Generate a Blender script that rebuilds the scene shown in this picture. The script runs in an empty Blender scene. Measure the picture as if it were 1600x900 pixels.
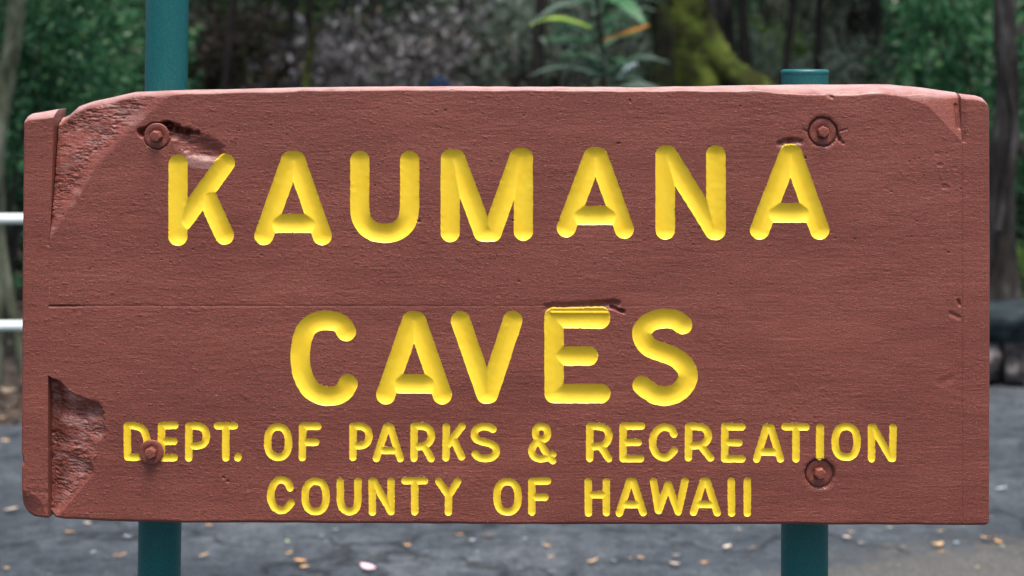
import bpy, bmesh, math, random
import numpy as np
from mathutils import Vector, Matrix, Quaternion

sc = bpy.context.scene
R = math.radians
random.seed(7)
rng = np.random.default_rng(7)

# ------------------------------------------------------------------ camera, world, sun, exposure
CAM_Z = 1.65          # eye height
F = 2444.0            # focal length in photo pixels (55 mm lens)
HOR = 105.0           # row of the horizon in the photograph
D0 = 2.2              # distance to the face of the sign
PX = D0 / F           # metres per photo pixel on the sign

cam = bpy.data.cameras.new('camera')
co = bpy.data.objects.new('camera', cam)
sc.collection.objects.link(co)
co.location = (0, 0, CAM_Z)
co.rotation_euler = (R(90), 0, 0)
cam.sensor_width = 36
cam.lens = 55
cam.shift_y = -(450 - HOR) / 1600
cam.clip_start = 0.05
cam.clip_end = 500
cam.dof.use_dof = True
cam.dof.focus_distance = D0 + 0.01
cam.dof.aperture_fstop = 4.3
cam.dof.aperture_blades = 0
sc.camera = co

SUN_EL, SUN_AZ = 75, 158       # azimuth clockwise from +Y
w = bpy.data.worlds.new('World')
sc.world = w
w.use_nodes = True
nt = w.node_tree
nt.nodes.clear()
sky = nt.nodes.new('ShaderNodeTexSky')
sky.sky_type = 'NISHITA'
sky.sun_disc = False
sky.sun_elevation = R(SUN_EL)
sky.sun_rotation = R(SUN_AZ)
sky.dust_density = 4.0
sky.air_density = 1.0
sky.ozone_density = 1.0
bg = nt.nodes.new('ShaderNodeBackground')
bg.inputs['Strength'].default_value = 0.15
wo = nt.nodes.new('ShaderNodeOutputWorld')
nt.links.new(sky.outputs[0], bg.inputs[0])
nt.links.new(bg.outputs[0], wo.inputs[0])

sl = bpy.data.lights.new('sun', 'SUN')
sl.energy = 2.4
sl.angle = R(26)
sl.color = (1.0, 0.97, 0.93)
so = bpy.data.objects.new('sun', sl)
sc.collection.objects.link(so)
sd_ = Vector((math.sin(R(SUN_AZ)) * math.cos(R(SUN_EL)), math.cos(R(SUN_AZ)) * math.cos(R(SUN_EL)), math.sin(R(SUN_EL))))
so.rotation_euler = sd_.to_track_quat('Z', 'Y').to_euler()
so.location = (3, -3, 12)

sc.view_settings.view_transform = 'Standard'
sc.view_settings.look = 'None'
sc.view_settings.gamma = 1.0
sc.view_settings.exposure = 0.88

# ------------------------------------------------------------------ helpers
COL = sc.collection


def link(name, me, parent=None, mats=(), loc=None):
    o = bpy.data.objects.new(name, me)
    COL.objects.link(o)
    if me is not None:
        for m in mats:
            me.materials.append(m)
    if parent is not None:
        o.parent = parent
    if loc is not None:
        o.location = loc
    return o


def tag(o, label=None, cat=None, group=None, kind=None):
    if label: o['label'] = label
    if cat: o['category'] = cat
    if group: o['group'] = group
    if kind: o['kind'] = kind
    return o


def np_mesh(name, verts, faces, smooth=True):
    """faces: (n,k) int array or list of such arrays"""
    me = bpy.data.meshes.new(name)
    if not isinstance(faces, (list, tuple)):
        faces = [faces]
    verts = np.asarray(verts, dtype=np.float32)
    me.vertices.add(len(verts))
    me.vertices.foreach_set('co', verts.ravel())
    nl = sum(f.size for f in faces)
    nf = sum(len(f) for f in faces)
    me.loops.add(nl)
    me.polygons.add(nf)
    me.loops.foreach_set('vertex_index', np.concatenate([f.ravel() for f in faces]).astype(np.int32))
    tot = np.concatenate([np.full(len(f), f.shape[1], np.int32) for f in faces])
    st = np.concatenate([[0], np.cumsum(tot)[:-1]]).astype(np.int32)
    me.polygons.foreach_set('loop_start', st)
    me.polygons.foreach_set('loop_total', tot)
    me.polygons.foreach_set('use_smooth', np.full(nf, smooth, bool))
    me.update(calc_edges=True)
    me.validate()
    return me


def bm_mesh(name, bm, smooth=True):
    me = bpy.data.meshes.new(name)
    bm.normal_update()
    bm.to_mesh(me)
    bm.free()
    for p in me.polygons:
        p.use_smooth = smooth
    return me


def px(x, y, D):
    """photo pixel + distance -> world point"""
    return Vector(((x - 800) * D / F, D, CAM_Z - (y - HOR) * D / F))


def gnd(x, y, z=0.0):
    """photo pixel -> point on ground of height z"""
    D = (CAM_Z - z) * F / (y - HOR)
    return Vector(((x - 800) * D / F, D, z))


def hash2(i, j, s):
    n = (i.astype(np.int64) * 374761393 + j.astype(np.int64) * 668265263 + s * 974634777) & 0xFFFFFFFF
    n = ((n ^ (n >> 13)) * 1274126177) & 0xFFFFFFFF
    n = (n ^ (n >> 16)) & 0xFFFF
    return n / 32767.5 - 1.0


def vnoise(x, y, s=0):
    xi = np.floor(x); yi = np.floor(y)
    fx = x - xi; fy = y - yi
    fx = fx * fx * (3 - 2 * fx); fy = fy * fy * (3 - 2 * fy)
    xi = xi.astype(np.int64); yi = yi.astype(np.int64)
    a = hash2(xi, yi, s); b = hash2(xi + 1, yi, s)
    c = hash2(xi, yi + 1, s); d = hash2(xi + 1, yi + 1, s)
    return (a * (1 - fx) + b * fx) * (1 - fy) + (c * (1 - fx) + d * fx) * fy


def fbm(x, y, s=0, o=4):
    t = 0; a = 1.0; n = 0
    for k in range(o):
        t = t + a * vnoise(x, y, s + k); n += a
        a *= 0.55; x = x * 2.03 + 17.1; y = y * 2.03 + 9.7
    return t / n


# ------------------------------------------------------------------ materials
def newmat(name):
    m = bpy.data.materials.new(name)
    m.use_nodes = True
    n = m.node_tree
    b = n.nodes['Principled BSDF']
    return m, n, b


def N(nt, kind, **kw):
    nd = nt.nodes.new(kind)
    for k, v in kw.items():
        if k in nd.inputs.keys():
            nd.inputs[k].default_value = v
        else:
            setattr(nd, k, v)
    return nd


def ramp(nt, src, stops):
    r = nt.nodes.new('ShaderNodeValToRGB')
    el = r.color_ramp.elements
    while len(el) > 1:
        el.remove(el[-1])
    el[0].position = stops[0][0]; el[0].color = (*stops[0][1], 1)
    for p, c in stops[1:]:
        e = el.new(p); e.color = (*c, 1)
    nt.links.new(src, r.inputs[0])
    return r.outputs[0]


def coords(nt, scale=(1, 1, 1), kind='Object'):
    tc = nt.nodes.new('ShaderNodeTexCoord')
    mp = nt.nodes.new('ShaderNodeMapping')
    mp.inputs['Scale'].default_value = scale
    nt.links.new(tc.outputs[kind], mp.inputs[0])
    return mp.outputs[0]


def noise(nt, vec, scale, detail=4, rough=0.55):
    n = nt.nodes.new('ShaderNodeTexNoise')
    n.inputs['Scale'].default_value = scale
    n.inputs['Detail'].default_value = detail
    n.inputs['Roughness'].default_value = rough
    nt.links.new(vec, n.inputs['Vector'])
    return n.outputs['Fac']


def math_(nt, op, a, b=None):
    m = nt.nodes.new('ShaderNodeMath'); m.operation = op
    for i, v in enumerate((a, b)):
        if v is None: continue
        if isinstance(v, (int, float)): m.inputs[i].default_value = v
        else: nt.links.new(v, m.inputs[i])
    return m.outputs[0]


def bump(nt, b, h, dist, strength=1.0, prev=None):
    bp = nt.nodes.new('ShaderNodeBump')
    bp.inputs['Distance'].default_value = dist
    bp.inputs['Strength'].default_value = strength
    nt.links.new(h, bp.inputs['Height'])
    if prev is not None:
        nt.links.new(prev, bp.inputs['Normal'])
    nt.links.new(bp.outputs[0], b.inputs['Normal'])
    return bp.outputs[0]


def brown_paint():
    m, n, b = newmat('brown_paint')
    v = coords(n, (1, 1, 1))
    vg = coords(n, (150, 150, 430))          # wood grain: long along the plank
    vf = coords(n, (1, 1, 1))
    big = noise(n, coords(n, (3, 3, 9)), 1.6, 5, 0.65)
    c = ramp(n, big, [(0.3, (0.172, 0.046, 0.032)), (0.5, (0.212, 0.058, 0.040)), (0.7, (0.252, 0.073, 0.051))])
    # fine mottling of the paint
    fine = noise(n, vf, 620, 2, 0.75)
    mx = N(n, 'ShaderNodeMixRGB', blend_type='MULTIPLY'); mx.inputs[0].default_value = 0.75
    n.links.new(c, mx.inputs[1])
    n.links.new(ramp(n, fine, [(0.32, (0.5, 0.5, 0.52)), (0.68, (1.5, 1.5, 1.48))]), mx.inputs[2])
    # pale chips and lint in the paint
    vo = n.nodes.new('ShaderNodeTexVoronoi'); vo.inputs['Scale'].default_value = 1
    n.links.new(coords(n, (38, 1, 70)), vo.inputs['Vector'])
    spk = math_(n, 'LESS_THAN', vo.outputs['Distance'], 0.045)
    at = n.nodes.new('ShaderNodeAttribute'); at.attribute_name = 'skylight_wear'  # pale tint mask: painted sky light on top edges, mottling on torn wood
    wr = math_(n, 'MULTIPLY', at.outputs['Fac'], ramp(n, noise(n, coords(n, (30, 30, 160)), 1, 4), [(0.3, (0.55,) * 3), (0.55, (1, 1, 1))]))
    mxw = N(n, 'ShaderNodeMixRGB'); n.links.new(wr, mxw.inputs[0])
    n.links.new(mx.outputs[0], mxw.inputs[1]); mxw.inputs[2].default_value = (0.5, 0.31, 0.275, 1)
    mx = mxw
    mx2 = N(n, 'ShaderNodeMixRGB'); n.links.new(math_(n, 'MULTIPLY', spk, 0.45), mx2.inputs[0])
    n.links.new(mx.outputs[0], mx2.inputs[1]); mx2.inputs[2].default_value = (0.62, 0.42, 0.36, 1)
    n.links.new(mx2.outputs[0], b.inputs['Base Color'])
    b.inputs['Roughness'].default_value = 0.5
    b.inputs['Coat Weight'].default_value = 0.3
    b.inputs['Specular IOR Level'].default_value = 0.3
    b.inputs['Coat Roughness'].default_value = 0.34
    n.links.new(ramp(n, noise(n, v, 60, 3), [(0.3, (0.4,) * 3), (0.7, (0.62,) * 3)]), b.inputs['Roughness'])
    g = noise(n, vg, 1.0, 3, 0.6)
    g = ramp(n, g, [(0.36, (0, 0, 0)), (0.52, (0.6, 0.6, 0.6)), (0.72, (1, 1, 1))])
    p1 = bump(n, b, g, 0.0004, 0.3)
    dash = ramp(n, noise(n, coords(n, (170, 170, 520)), 1, 2, 0.5), [(0.60, (0, 0, 0)), (0.68, (1, 1, 1))])
    dash = math_(n, 'MULTIPLY', dash, ramp(n, noise(n, coords(n, (3, 3, 6)), 1, 2), [(0.4, (0.25,) * 3), (0.6, (1, 1, 1))]))
    p1 = bump(n, b, dash, 0.0009, 0.9, p1)
    p2 = bump(n, b, fine, 0.0006, 0.42, p1)
    bump(n, b, spk, 0.0007, 1.0, p2)
    return m


def yellow_paint():
    m, n, b = newmat('yellow_paint')
    v = coords(n)
    c = ramp(n, noise(n, v, 30, 4), [(0.3, (0.93, 0.60, 0.022)), (0.7, (0.98, 0.68, 0.035))])
    n.links.new(c, b.inputs['Base Color'])
    b.inputs['Roughness'].default_value = 0.38
    p = bump(n, b, noise(n, coords(n, (140, 140, 260)), 1, 3), 0.0004, 0.3)
    return m


def teal_paint():
    m, n, b = newmat('teal_paint')
    v = coords(n)
    f = noise(n, v, 500, 2, 0.7)
    c = ramp(n, f, [(0.35, (0.0, 0.075, 0.078)), (0.6, (0.0, 0.108, 0.109)), (0.75, (0.02, 0.19, 0.18))])
    n.links.new(c, b.inputs['Base Color'])
    b.inputs['Roughness'].default_value = 0.42
    p = bump(n, b, f, 0.0006, 0.6)
    return m


def simple(name, stops, scale=20, rough=0.6, bscale=None, bdist=0.002, stretch=(1, 1, 1), detail=5):
    m, n, b = newmat(name)
    v = coords(n, stretch)
    c = ramp(n, noise(n, v, scale, detail, 0.62), stops)
    n.links.new(c, b.inputs['Base Color'])
    b.inputs['Roughness'].default_value = rough
    if rough > 0.65: b.inputs['Specular IOR Level'].default_value = 0.15
    if bscale:
        bump(n, b, noise(n, v, bscale, 5, 0.6), bdist, 0.8)
    return m


def leafmat(name, stops, rough=0.4, trans=0.35):
    m, n, b = newmat(name)
    g = n.nodes.new('ShaderNodeNewGeometry')
    c = ramp(n, g.outputs['Random Per Island'], stops)
    n.links.new(c, b.inputs['Base Color'])
    b.inputs['Roughness'].default_value = rough
    b.inputs['Specular IOR Level'].default_value = 0.3
    tr = n.nodes.new('ShaderNodeBsdfTranslucent')
    n.links.new(c, tr.inputs['Color'])
    mx = n.nodes.new('ShaderNodeMixShader'); mx.inputs[0].default_value = trans
    n.links.new(b.outputs[0], mx.inputs[1]); n.links.new(tr.outputs[0], mx.inputs[2])
    n.links.new(mx.outputs[0], n.nodes['Material Output'].inputs['Surface'])
    return m


M_BROWN = brown_paint()
M_YEL = yellow_paint()
M_TEAL = teal_paint()
M_WHITE = simple('white_rail_paint', [(0.3, (0.72, 0.82, 0.79)), (0.7, (0.8, 0.88, 0.85))], 30, 0.4)
M_BARK = simple('grey_bark', [(0.36, (0.016, 0.013, 0.011)), (0.52, (0.045, 0.038, 0.033)), (0.68, (0.12, 0.11, 0.1))], 9, 0.9, 26, 0.02, (1, 1, 0.3))
M_DARKBARK = simple('dark_bark', [(0.3, (0.012, 0.01, 0.009)), (0.7, (0.05, 0.042, 0.036))], 9, 0.9, 26, 0.02, (1, 1, 0.3))
M_PALEBARK = simple('pale_mossy_bark', [(0.35, (0.035, 0.042, 0.025)), (0.5, (0.09, 0.1, 0.065)), (0.68, (0.18, 0.19, 0.14))], 11, 0.9, 26, 0.012, (1, 1, 0.4))
M_MOSS = simple('moss', [(0.38, (0.01, 0.009, 0.006)), (0.5, (0.03, 0.034, 0.008)), (0.58, (0.06, 0.085, 0.014)), (0.72, (0.13, 0.155, 0.03))], 3.2, 0.95, 30, 0.03)
M_SHADEMOSS = simple('hollow_shade_mossy_bark', [(0.4, (0.006, 0.005, 0.004)), (0.55, (0.016, 0.017, 0.008)), (0.7, (0.04, 0.06, 0.012))], 5, 0.95, 30, 0.03)  # mossy bark blackened to paint the shade of the trunk's hollow
M_ROCK = simple('lava_rock', [(0.35, (0.03, 0.028, 0.027)), (0.5, (0.14, 0.12, 0.11)), (0.62, (0.36, 0.31, 0.29)), (0.75, (0.5, 0.47, 0.45))], 9, 0.9, 30, 0.01)
M_CAP = simple('dark_capstone', [(0.3, (0.008, 0.012, 0.014)), (0.7, (0.035, 0.05, 0.054))], 12, 0.8, 40, 0.006)

L_DEEP = leafmat('deep_green_leaf', [(0, (0.014, 0.055, 0.024)), (0.5, (0.034, 0.125, 0.05)), (0.85, (0.07, 0.2, 0.085)), (1, (0.16, 0.28, 0.12))], 0.3)
L_MID = leafmat('mid_green_leaf', [(0, (0.03, 0.07, 0.025)), (0.5, (0.075, 0.14, 0.055)), (1, (0.17, 0.24, 0.09))], 0.5, 0.45)
L_BRIGHT = leafmat('bright_green_leaf', [(0, (0.07, 0.15, 0.03)), (0.6, (0.17, 0.3, 0.06)), (1, (0.3, 0.42, 0.12))], 0.4, 0.45)
L_GREY = leafmat('grey_dead_leaf', [(0, (0.03, 0.027, 0.024)), (0.35, (0.13, 0.118, 0.112)), (0.75, (0.26, 0.245, 0.245)), (0.95, (0.36, 0.345, 0.35)), (1, (0.26, 0.18, 0.1))], 0.8, 0.3)
L_GRGREEN = leafmat('greyish_green_leaf', [(0, (0.04, 0.055, 0.04)), (0.4, (0.15, 0.2, 0.145)), (0.9, (0.32, 0.38, 0.3)), (1, (0.16, 0.1, 0.05))], 0.7, 0.4)
L_BROWN = leafmat('brown_leaf', [(0, (0.02, 0.016, 0.012)), (0.5, (0.08, 0.058, 0.042)), (0.85, (0.17, 0.13, 0.1)), (1, (0.07, 0.12, 0.04))], 0.8, 0.2)


def asphalt():
    m, n, b = newmat('asphalt')
    v = coords(n)
    big = noise(n, v, 0.9, 5, 0.6)
    mid = noise(n, v, 12, 6, 0.75)
    fine = noise(n, v, 85, 4, 0.8)
    c = ramp(n, big, [(0.35, (0.028, 0.034, 0.041)), (0.5, (0.055, 0.064, 0.072)), (0.65, (0.09, 0.099, 0.107))])
    mx = N(n, 'ShaderNodeMixRGB', blend_type='MULTIPLY'); mx.inputs[0].default_value = 1
    n.links.new(c, mx.inputs[1])
    n.links.new(ramp(n, mid, [(0.3, (0.3, 0.32, 0.34)), (0.5, (0.85, 0.87, 0.9)), (0.7, (1.4, 1.36, 1.3))]), mx.inputs[2])
    mx2 = N(n, 'ShaderNodeMixRGB', blend_type='MULTIPLY'); mx2.inputs[0].default_value = 1
    n.links.new(mx.outputs[0], mx2.inputs[1])
    n.links.new(ramp(n, fine, [(0.3, (0.45, 0.45, 0.45)), (0.5, (1, 1, 1)), (0.72, (1.9, 1.85, 1.8))]), mx2.inputs[2])
    # cracks
    vo = n.nodes.new('ShaderNodeTexVoronoi'); vo.feature = 'DISTANCE_TO_EDGE'; vo.inputs['Scale'].default_value = 0.8
    ad = n.nodes.new('ShaderNodeVectorMath'); ad.operation = 'ADD'
    nz = n.nodes.new('ShaderNodeTexNoise'); nz.inputs['Scale'].default_value = 3.0; nz.inputs['Detail'].default_value = 4
    n.links.new(v, nz.inputs['Vector']); n.links.new(v, ad.inputs[0]); n.links.new(nz.outputs['Color'], ad.inputs[1])
    n.links.new(ad.outputs[0], vo.inputs['Vector'])
    ck = ramp(n, vo.outputs['Distance'], [(0.0, (0.3, 0.31, 0.3)), (0.012, (0.6, 0.6, 0.6)), (0.03, (1, 1, 1))])
    mx3 = N(n, 'ShaderNodeMixRGB', blend_type='MULTIPLY'); mx3.inputs[0].default_value = 1
    n.links.new(mx2.outputs[0], mx3.inputs[1]); n.links.new(ck, mx3.inputs[2])
    # drift of brown grit in the near right corner of the lot
    sx = n.nodes.new('ShaderNodeSeparateXYZ'); n.links.new(v, sx.inputs[0])
    ex = math_(n, 'DIVIDE', math_(n, 'SUBTRACT', sx.outputs[0], 1.75), 1.05)
    ey = math_(n, 'DIVIDE', math_(n, 'SUBTRACT', sx.outputs[1], 4.7), 0.8)
    rr_ = math_(n, 'SQRT', math_(n, 'ADD', math_(n, 'MULTIPLY', ex, ex), math_(n, 'MULTIPLY', ey, ey)))
    rr_ = math_(n, 'ADD', rr_, math_(n, 'MULTIPLY', math_(n, 'SUBTRACT', mid, 0.5), 1.6))
    mk = ramp(n, rr_, [(0.75, (0.8,) * 3), (1.0, (0, 0, 0))])
    mx4 = N(n, 'ShaderNodeMixRGB'); n.links.new(mk, mx4.inputs[0]); n.links.new(mx3.outputs[0], mx4.inputs[1])
    n.links.new(ramp(n, fine, [(0.3, (0.045, 0.042, 0.036)), (0.55, (0.1, 0.094, 0.082)), (0.72, (0.19, 0.18, 0.16))]), mx4.inputs[2])
    n.links.new(mx4.outputs[0], b.inputs['Base Color'])
    b.inputs['Roughness'].default_value = 0.85
    b.inputs['Specular IOR Level'].default_value = 0.3
    p = bump(n, b, fine, 0.004, 0.7)
    bump(n, b, ck, 0.004, 0.4, p)
    return m


M_ASPH = asphalt()
M_GRAVEL = simple('worn_gravel', [(0.3, (0.04, 0.042, 0.04)), (0.5, (0.1, 0.1, 0.095)), (0.7, (0.18, 0.175, 0.165))], 70, 0.9, 90, 0.006, detail=6)
M_FLOOR = simple('forest_floor', [(0.3, (0.02, 0.016, 0.012)), (0.5, (0.055, 0.042, 0.034)), (0.68, (0.12, 0.1, 0.085))], 12, 0.95, 20, 0.04, detail=8)
M_KERB = simple('old_concrete', [(0.3, (0.1, 0.1, 0.095)), (0.7, (0.22, 0.22, 0.21))], 12, 0.85, 60, 0.004)

# ------------------------------------------------------------------ the setting: ground sheets


def terrain_z(x, y):
    d = np.maximum(0, y - 15.5 - 0.6 * np.sin(x * 0.35))
    z = 0.16 * d + 0.012 * d * d
    z = np.minimum(z, 9 + 0.05 * d)
    return z + 0.10 * vnoise(x * 0.9, y * 0.9, 5) * np.clip((y - 8) / 6, 0, 1) * np.clip(d, 0, 1)


gx = np.concatenate([np.linspace(-260, -26, 14), np.linspace(-24, 24, 90), np.linspace(26, 260, 14)])
gy = np.concatenate([np.linspace(-120, -6, 12), np.linspace(-4, 60, 120), np.linspace(64, 320, 14)])
GX, GY = np.meshgrid(gx, gy)
GZ = terrain_z(GX, GY) - 0.012
nx, ny = len(gx), len(gy)
idx = np.arange(nx * ny).reshape(ny, nx)
q = np.stack([idx[:-1, :-1], idx[:-1, 1:], idx[1:, 1:], idx[1:, :-1]], -1).reshape(-1, 4)
ground = link('ground', np_mesh('ground', np.stack([GX, GY, GZ], -1).reshape(-1, 3), q), None, [M_FLOOR])
ground['kind'] = 'structure'

# asphalt lot with an irregular far edge, wide enough to pass out of view
ax = np.linspace(-22, 22, 221)
edge = np.interp(ax, [-22, -4, -2.35, -1.9, -1.2, 0.5, 3, 22], [6.6, 6.9, 7.15, 7.3, 9.8, 12.8, 13.2, 13.0])
edge = edge + 0.12 * vnoise(ax * 3, ax * 0 + 3.3, 2) + 0.2 * vnoise(ax * 0.9, ax * 0 + 1.3, 3)
ay = np.linspace(0, 1, 30)
AX = np.repeat(ax[None], 30, 0)
AY = -14 + ay[:, None] * (edge[None] + 14)
AZ = 0.004 + 0.004 * vnoise(AX * 1.3, AY * 1.3, 9)
idx = np.arange(AX.size).reshape(AX.shape)
q = np.stack([idx[:-1, :-1], idx[:-1, 1:], idx[1:, 1:], idx[1:, :-1]], -1).reshape(-1, 4)
lot = link('parking_lot', np_mesh('parking_lot', np.stack([AX, AY, AZ], -1).reshape(-1, 3), q), None, [M_ASPH])
lot['kind'] = 'structure'

# ------------------------------------------------------------------ the sign
SIGN_Y = D0
sign = link('park_sign', None, loc=(0, SIGN_Y + 0.06, 0))
tag(sign, 'brown painted wooden board on two teal pipe posts with carved yellow lettering', 'sign')
OFF = np.array([0, SIGN_Y + 0.06, 0])


def catmull(P, per=6):
    P = np.array(P, float)
    Q = np.vstack([2 * P[0] - P[1], P, 2 * P[-1] - P[-2]])
    out = []
    for i in range(1, len(Q) - 2):
        p0, p1, p2, p3 = Q[i - 1:i + 3]
        for t in np.linspace(0, 1, per, endpoint=False):
            out.append(0.5 * ((2 * p1) + (p2 - p0) * t + (2 * p0 - 5 * p1 + 4 * p2 - p3) * t * t + (3 * p1 - p0 - 3 * p2 + p3) * t ** 3))
    out.append(Q[-2])
    return np.array(out)


def ell(cx, cy, rx, ry, n=28, a0=0, a1=360):
    a = np.radians(np.linspace(a0, a1, n))
    p = 2.35  # slightly squared oval
    c, s = np.cos(a), np.sin(a)
    return np.stack([cx + rx * np.sign(c) * abs(c) ** (2 / p), cy + ry * np.sign(s) * abs(s) ** (2 / p)], -1)


# each letter: (character, origin, zoom, stroke radius in photo px, [strokes]); 's' strokes are smooth curves
LET = []


def L(ch, org, z, r, *strokes):
    segs = []
    for s in strokes:
        sm = False
        if isinstance(s, np.ndarray):
            P = s
        elif s[0] == 's':
            P = catmull(s[1:])
        else:
            P = np.array(s, float)
        P = P / z + np.array(org)
        segs.append(P)
    LET.append((ch, r, segs))


def A_(org, z, r, a1, a2, l, rr, b1, b2):
    L('A', org, z, r, [a1, l], [a2, rr], [a1, a2], [b1, b2])


o, z, r = (240, 210), 3.636, 15.0
L('K', o, z, r, [(140, 167), (138, 578)], [(408, 163), (168, 492)], [(303, 350), (402, 572)])
A_(o, z, r, (778, 147), (808, 147), (627, 575), (958, 575), (690, 505), (905, 505))
L('U', o, z, r, ['s', (1172, 147), (1172, 290), (1172, 430), (1192, 500), (1240, 547), (1312, 562), (1385, 547), (1435, 500), (1453, 430), (1455, 290), (1455, 147)])
o = (660, 210)
L('M', o, z, r, [(158, 138), (158, 557)], [(190, 138), (345, 555)], [(158, 138), (190, 138)], [(345, 555), (397, 555)], [(397, 555), (548, 132)], [(548, 132), (573, 132)], [(573, 132), (574, 550)])
A_(o, z, r, (968, 127), (1000, 127), (818, 530), (1147, 538), (880, 460), (1080, 460))
o, z = (1000, 210), 5.0
L('N', o, z, 15.3, [(197, 160), (197, 745)], [(215, 160), (580, 748)], [(592, 160), (595, 748)])
A_(o, z, 15.3, (1163, 152), (1190, 152), (935, 745), (1403, 745), (1030, 612), (1300, 612))
o, z, r = (430, 460), 4.5, 15.2
L('C', o, z, r, ['s', (500, 262), (470, 215), (415, 188), (330, 184), (245, 217), (198, 290), (177, 400), (180, 500), (203, 590), (255, 670), (340, 712), (430, 708), (482, 678), (512, 628)])
A_(o, z, r, (960, 185), (993, 185), (778, 705), (1175, 705), (870, 628), (1090, 628))
L('V', o, z, r, [(1303, 185), (1482, 700)], [(1482, 700), (1500, 700)], [(1500, 700), (1670, 183)])
o = (780, 450)
L('E', o, z, r, [(385, 205), (387, 740)], [(387, 208), (712, 200)], [(387, 213), (712, 218)], [(400, 478), (628, 478)], [(387, 742), (715, 742)])
L('S', o, z, r, ['s', (1290, 258), (1240, 225), (1165, 214), (1070, 235), (1010, 290), (1008, 350), (1055, 415), (1140, 450), (1240, 490), (1310, 555), (1328, 625), (1292, 700), (1220, 750), (1150, 760), (1080, 740), (1005, 685)])

z, r = 5.0, 5.85
o = (180, 650)
L('D', o, z, r, [(95, 75), (97, 318)], ['s', (95, 75), (155, 76), (215, 102), (243, 160), (250, 220), (235, 280), (190, 315), (150, 320), (97, 318)])
L('E', o, z, r, [(362, 75), (360, 322)], [(362, 73), (468, 72)], [(370, 197), (458, 197)], [(365, 325), (460, 325)])
L('P', o, z, r, [(577, 78), (575, 325)], ['s', (577, 78), (650, 78), (697, 103), (713, 155), (700, 205), (655, 230), (590, 232)])
L('T', o, z, r, [(800, 76), (932, 76)], [(865, 80), (865, 325)])
L('.', o, z, r, [(962, 314), (958, 326)])
L('O', o, z, r, ell(1273, 203, 82, 118))
L('F', o, z, r, [(1465, 82), (1462, 325)], [(1465, 80), (1583, 80)], [(1480, 203), (1567, 203)])
o = (500, 650)
L('P', o, z, r, [(258, 80), (258, 322)], ['s', (258, 80), (320, 80), (368, 105), (384, 155), (368, 205), (325, 230), (270, 232)])
A_(o, z, r, (520, 85), (550, 85), (440, 330), (627, 330), (485, 268), (580, 268))
L('R', o, z, r, [(735, 80), (735, 328)], ['s', (735, 80), (800, 80), (850, 100), (871, 150), (856, 200), (812, 232), (750, 240)], [(815, 235), (868, 332)])
L('K', o, z, r, [(987, 82), (984, 325)], [(1108, 80), (1000, 222)], [(1050, 195), (1107, 318)])
L('S', o, z, r, ['s', (1352, 103), (1325, 88), (1270, 82), (1225, 100), (1205, 135), (1217, 175), (1260, 198), (1320, 212), (1365, 237), (1378, 275), (1360, 310), (1320, 328), (1270, 330), (1235, 318), (1213, 295)])
o = (800, 650)
L('&', o, z, 5.7, ell(231, 132, 48, 51), ['s', (205, 190), (168, 232), (155, 280), (178, 320), (225, 334), (280, 322), (320, 297)], [(212, 195), (255, 268), (318, 348)])
L('R', o, z, r, [(608, 85), (607, 330)], ['s', (608, 82), (680, 82), (732, 100), (757, 147), (742, 200), (700, 232), (620, 240)], [(700, 245), (755, 332)])
L('E', o, z, r, [(868, 80), (867, 330)], [(868, 78), (1012, 78)], [(880, 205), (985, 205)], [(867, 332), (1005, 332)])
L('C', o, z, r, ['s', (1265, 140), (1245, 102), (1195, 85), (1145, 103), (1110, 147), (1098, 205), (1110, 265), (1145, 308), (1195, 324), (1235, 305), (1268, 268)])
L('R', o, z, r, [(1380, 82), (1378, 325)], ['s', (1380, 82), (1450, 82), (1508, 100), (1534, 150), (1520, 195), (1475, 227), (1390, 234)], [(1480, 238), (1550, 326)])
o = (1100, 650)
L('E', o, z, r, [(163, 80), (162, 333)], [(163, 82), (296, 85)], [(175, 205), (272, 208)], [(165, 333), (297, 333)])
A_(o, z, r, (487, 88), (520, 88), (410, 335), (597, 333), (450, 280), (555, 280))
L('T', o, z, r, [(632, 82), (796, 84)], [(718, 88), (718, 333)])
L('I', o, z, 6.3, [(907, 88), (905, 322)])
L('O', o, z, r, ell(1110, 200, 86, 120))
L('N', o, z, r, [(1308, 88), (1308, 332)], [(1322, 88), (1460, 328)], [(1477, 88), (1472, 330)])
o = (400, 735)
L('C', o, z, r, ['s', (267, 135), (245, 92), (195, 73), (150, 95), (123, 145), (115, 200), (125, 250), (155, 295), (200, 312), (240, 295), (275, 252)])
L('O', o, z, r, ell(466, 202, 82, 118))
L('U', o, z, r, ['s', (658, 85), (659, 165), (660, 240), (678, 295), (727, 322), (777, 300), (795, 245), (796, 165), (797, 85)])
L('N', o, z, r, [(907, 85), (910, 325)], [(922, 85), (1055, 320)], [(1055, 85), (1055, 320)])
L('T', o, z, r, [(1163, 80), (1317, 80)], [(1240, 85), (1240, 322)])
L('Y', o, z, r, [(1428, 85), (1505, 195)], [(1575, 85), (1505, 195)], [(1505, 195), (1503, 325)])
o = (700, 735)
L('O', o, z, r, ell(465, 205, 83, 118))
L('F', o, z, r, [(655, 85), (655, 325)], [(655, 85), (778, 82)], [(670, 208), (758, 208)])
o = (900, 735)
L('H', o, z, r, [(95, 85), (97, 332)], [(237, 88), (237, 328)], [(110, 190), (225, 190)])
A_(o, z, r, (418, 85), (447, 85), (338, 332), (525, 328), (372, 265), (490, 265))
L('W', o, z, r, [(605, 85), (645, 312)], [(645, 312), (720, 108)], [(720, 108), (798, 322)], [(798, 322), (852, 82)])
A_(o, z, r, (995, 82), (1022, 82), (918, 325), (1103, 330), (945, 265), (1060, 265))
L('I', o, z, r, [(1212, 82), (1215, 332)])
L('I', o, z, r, [(1338, 82), (1338, 332)])


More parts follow.
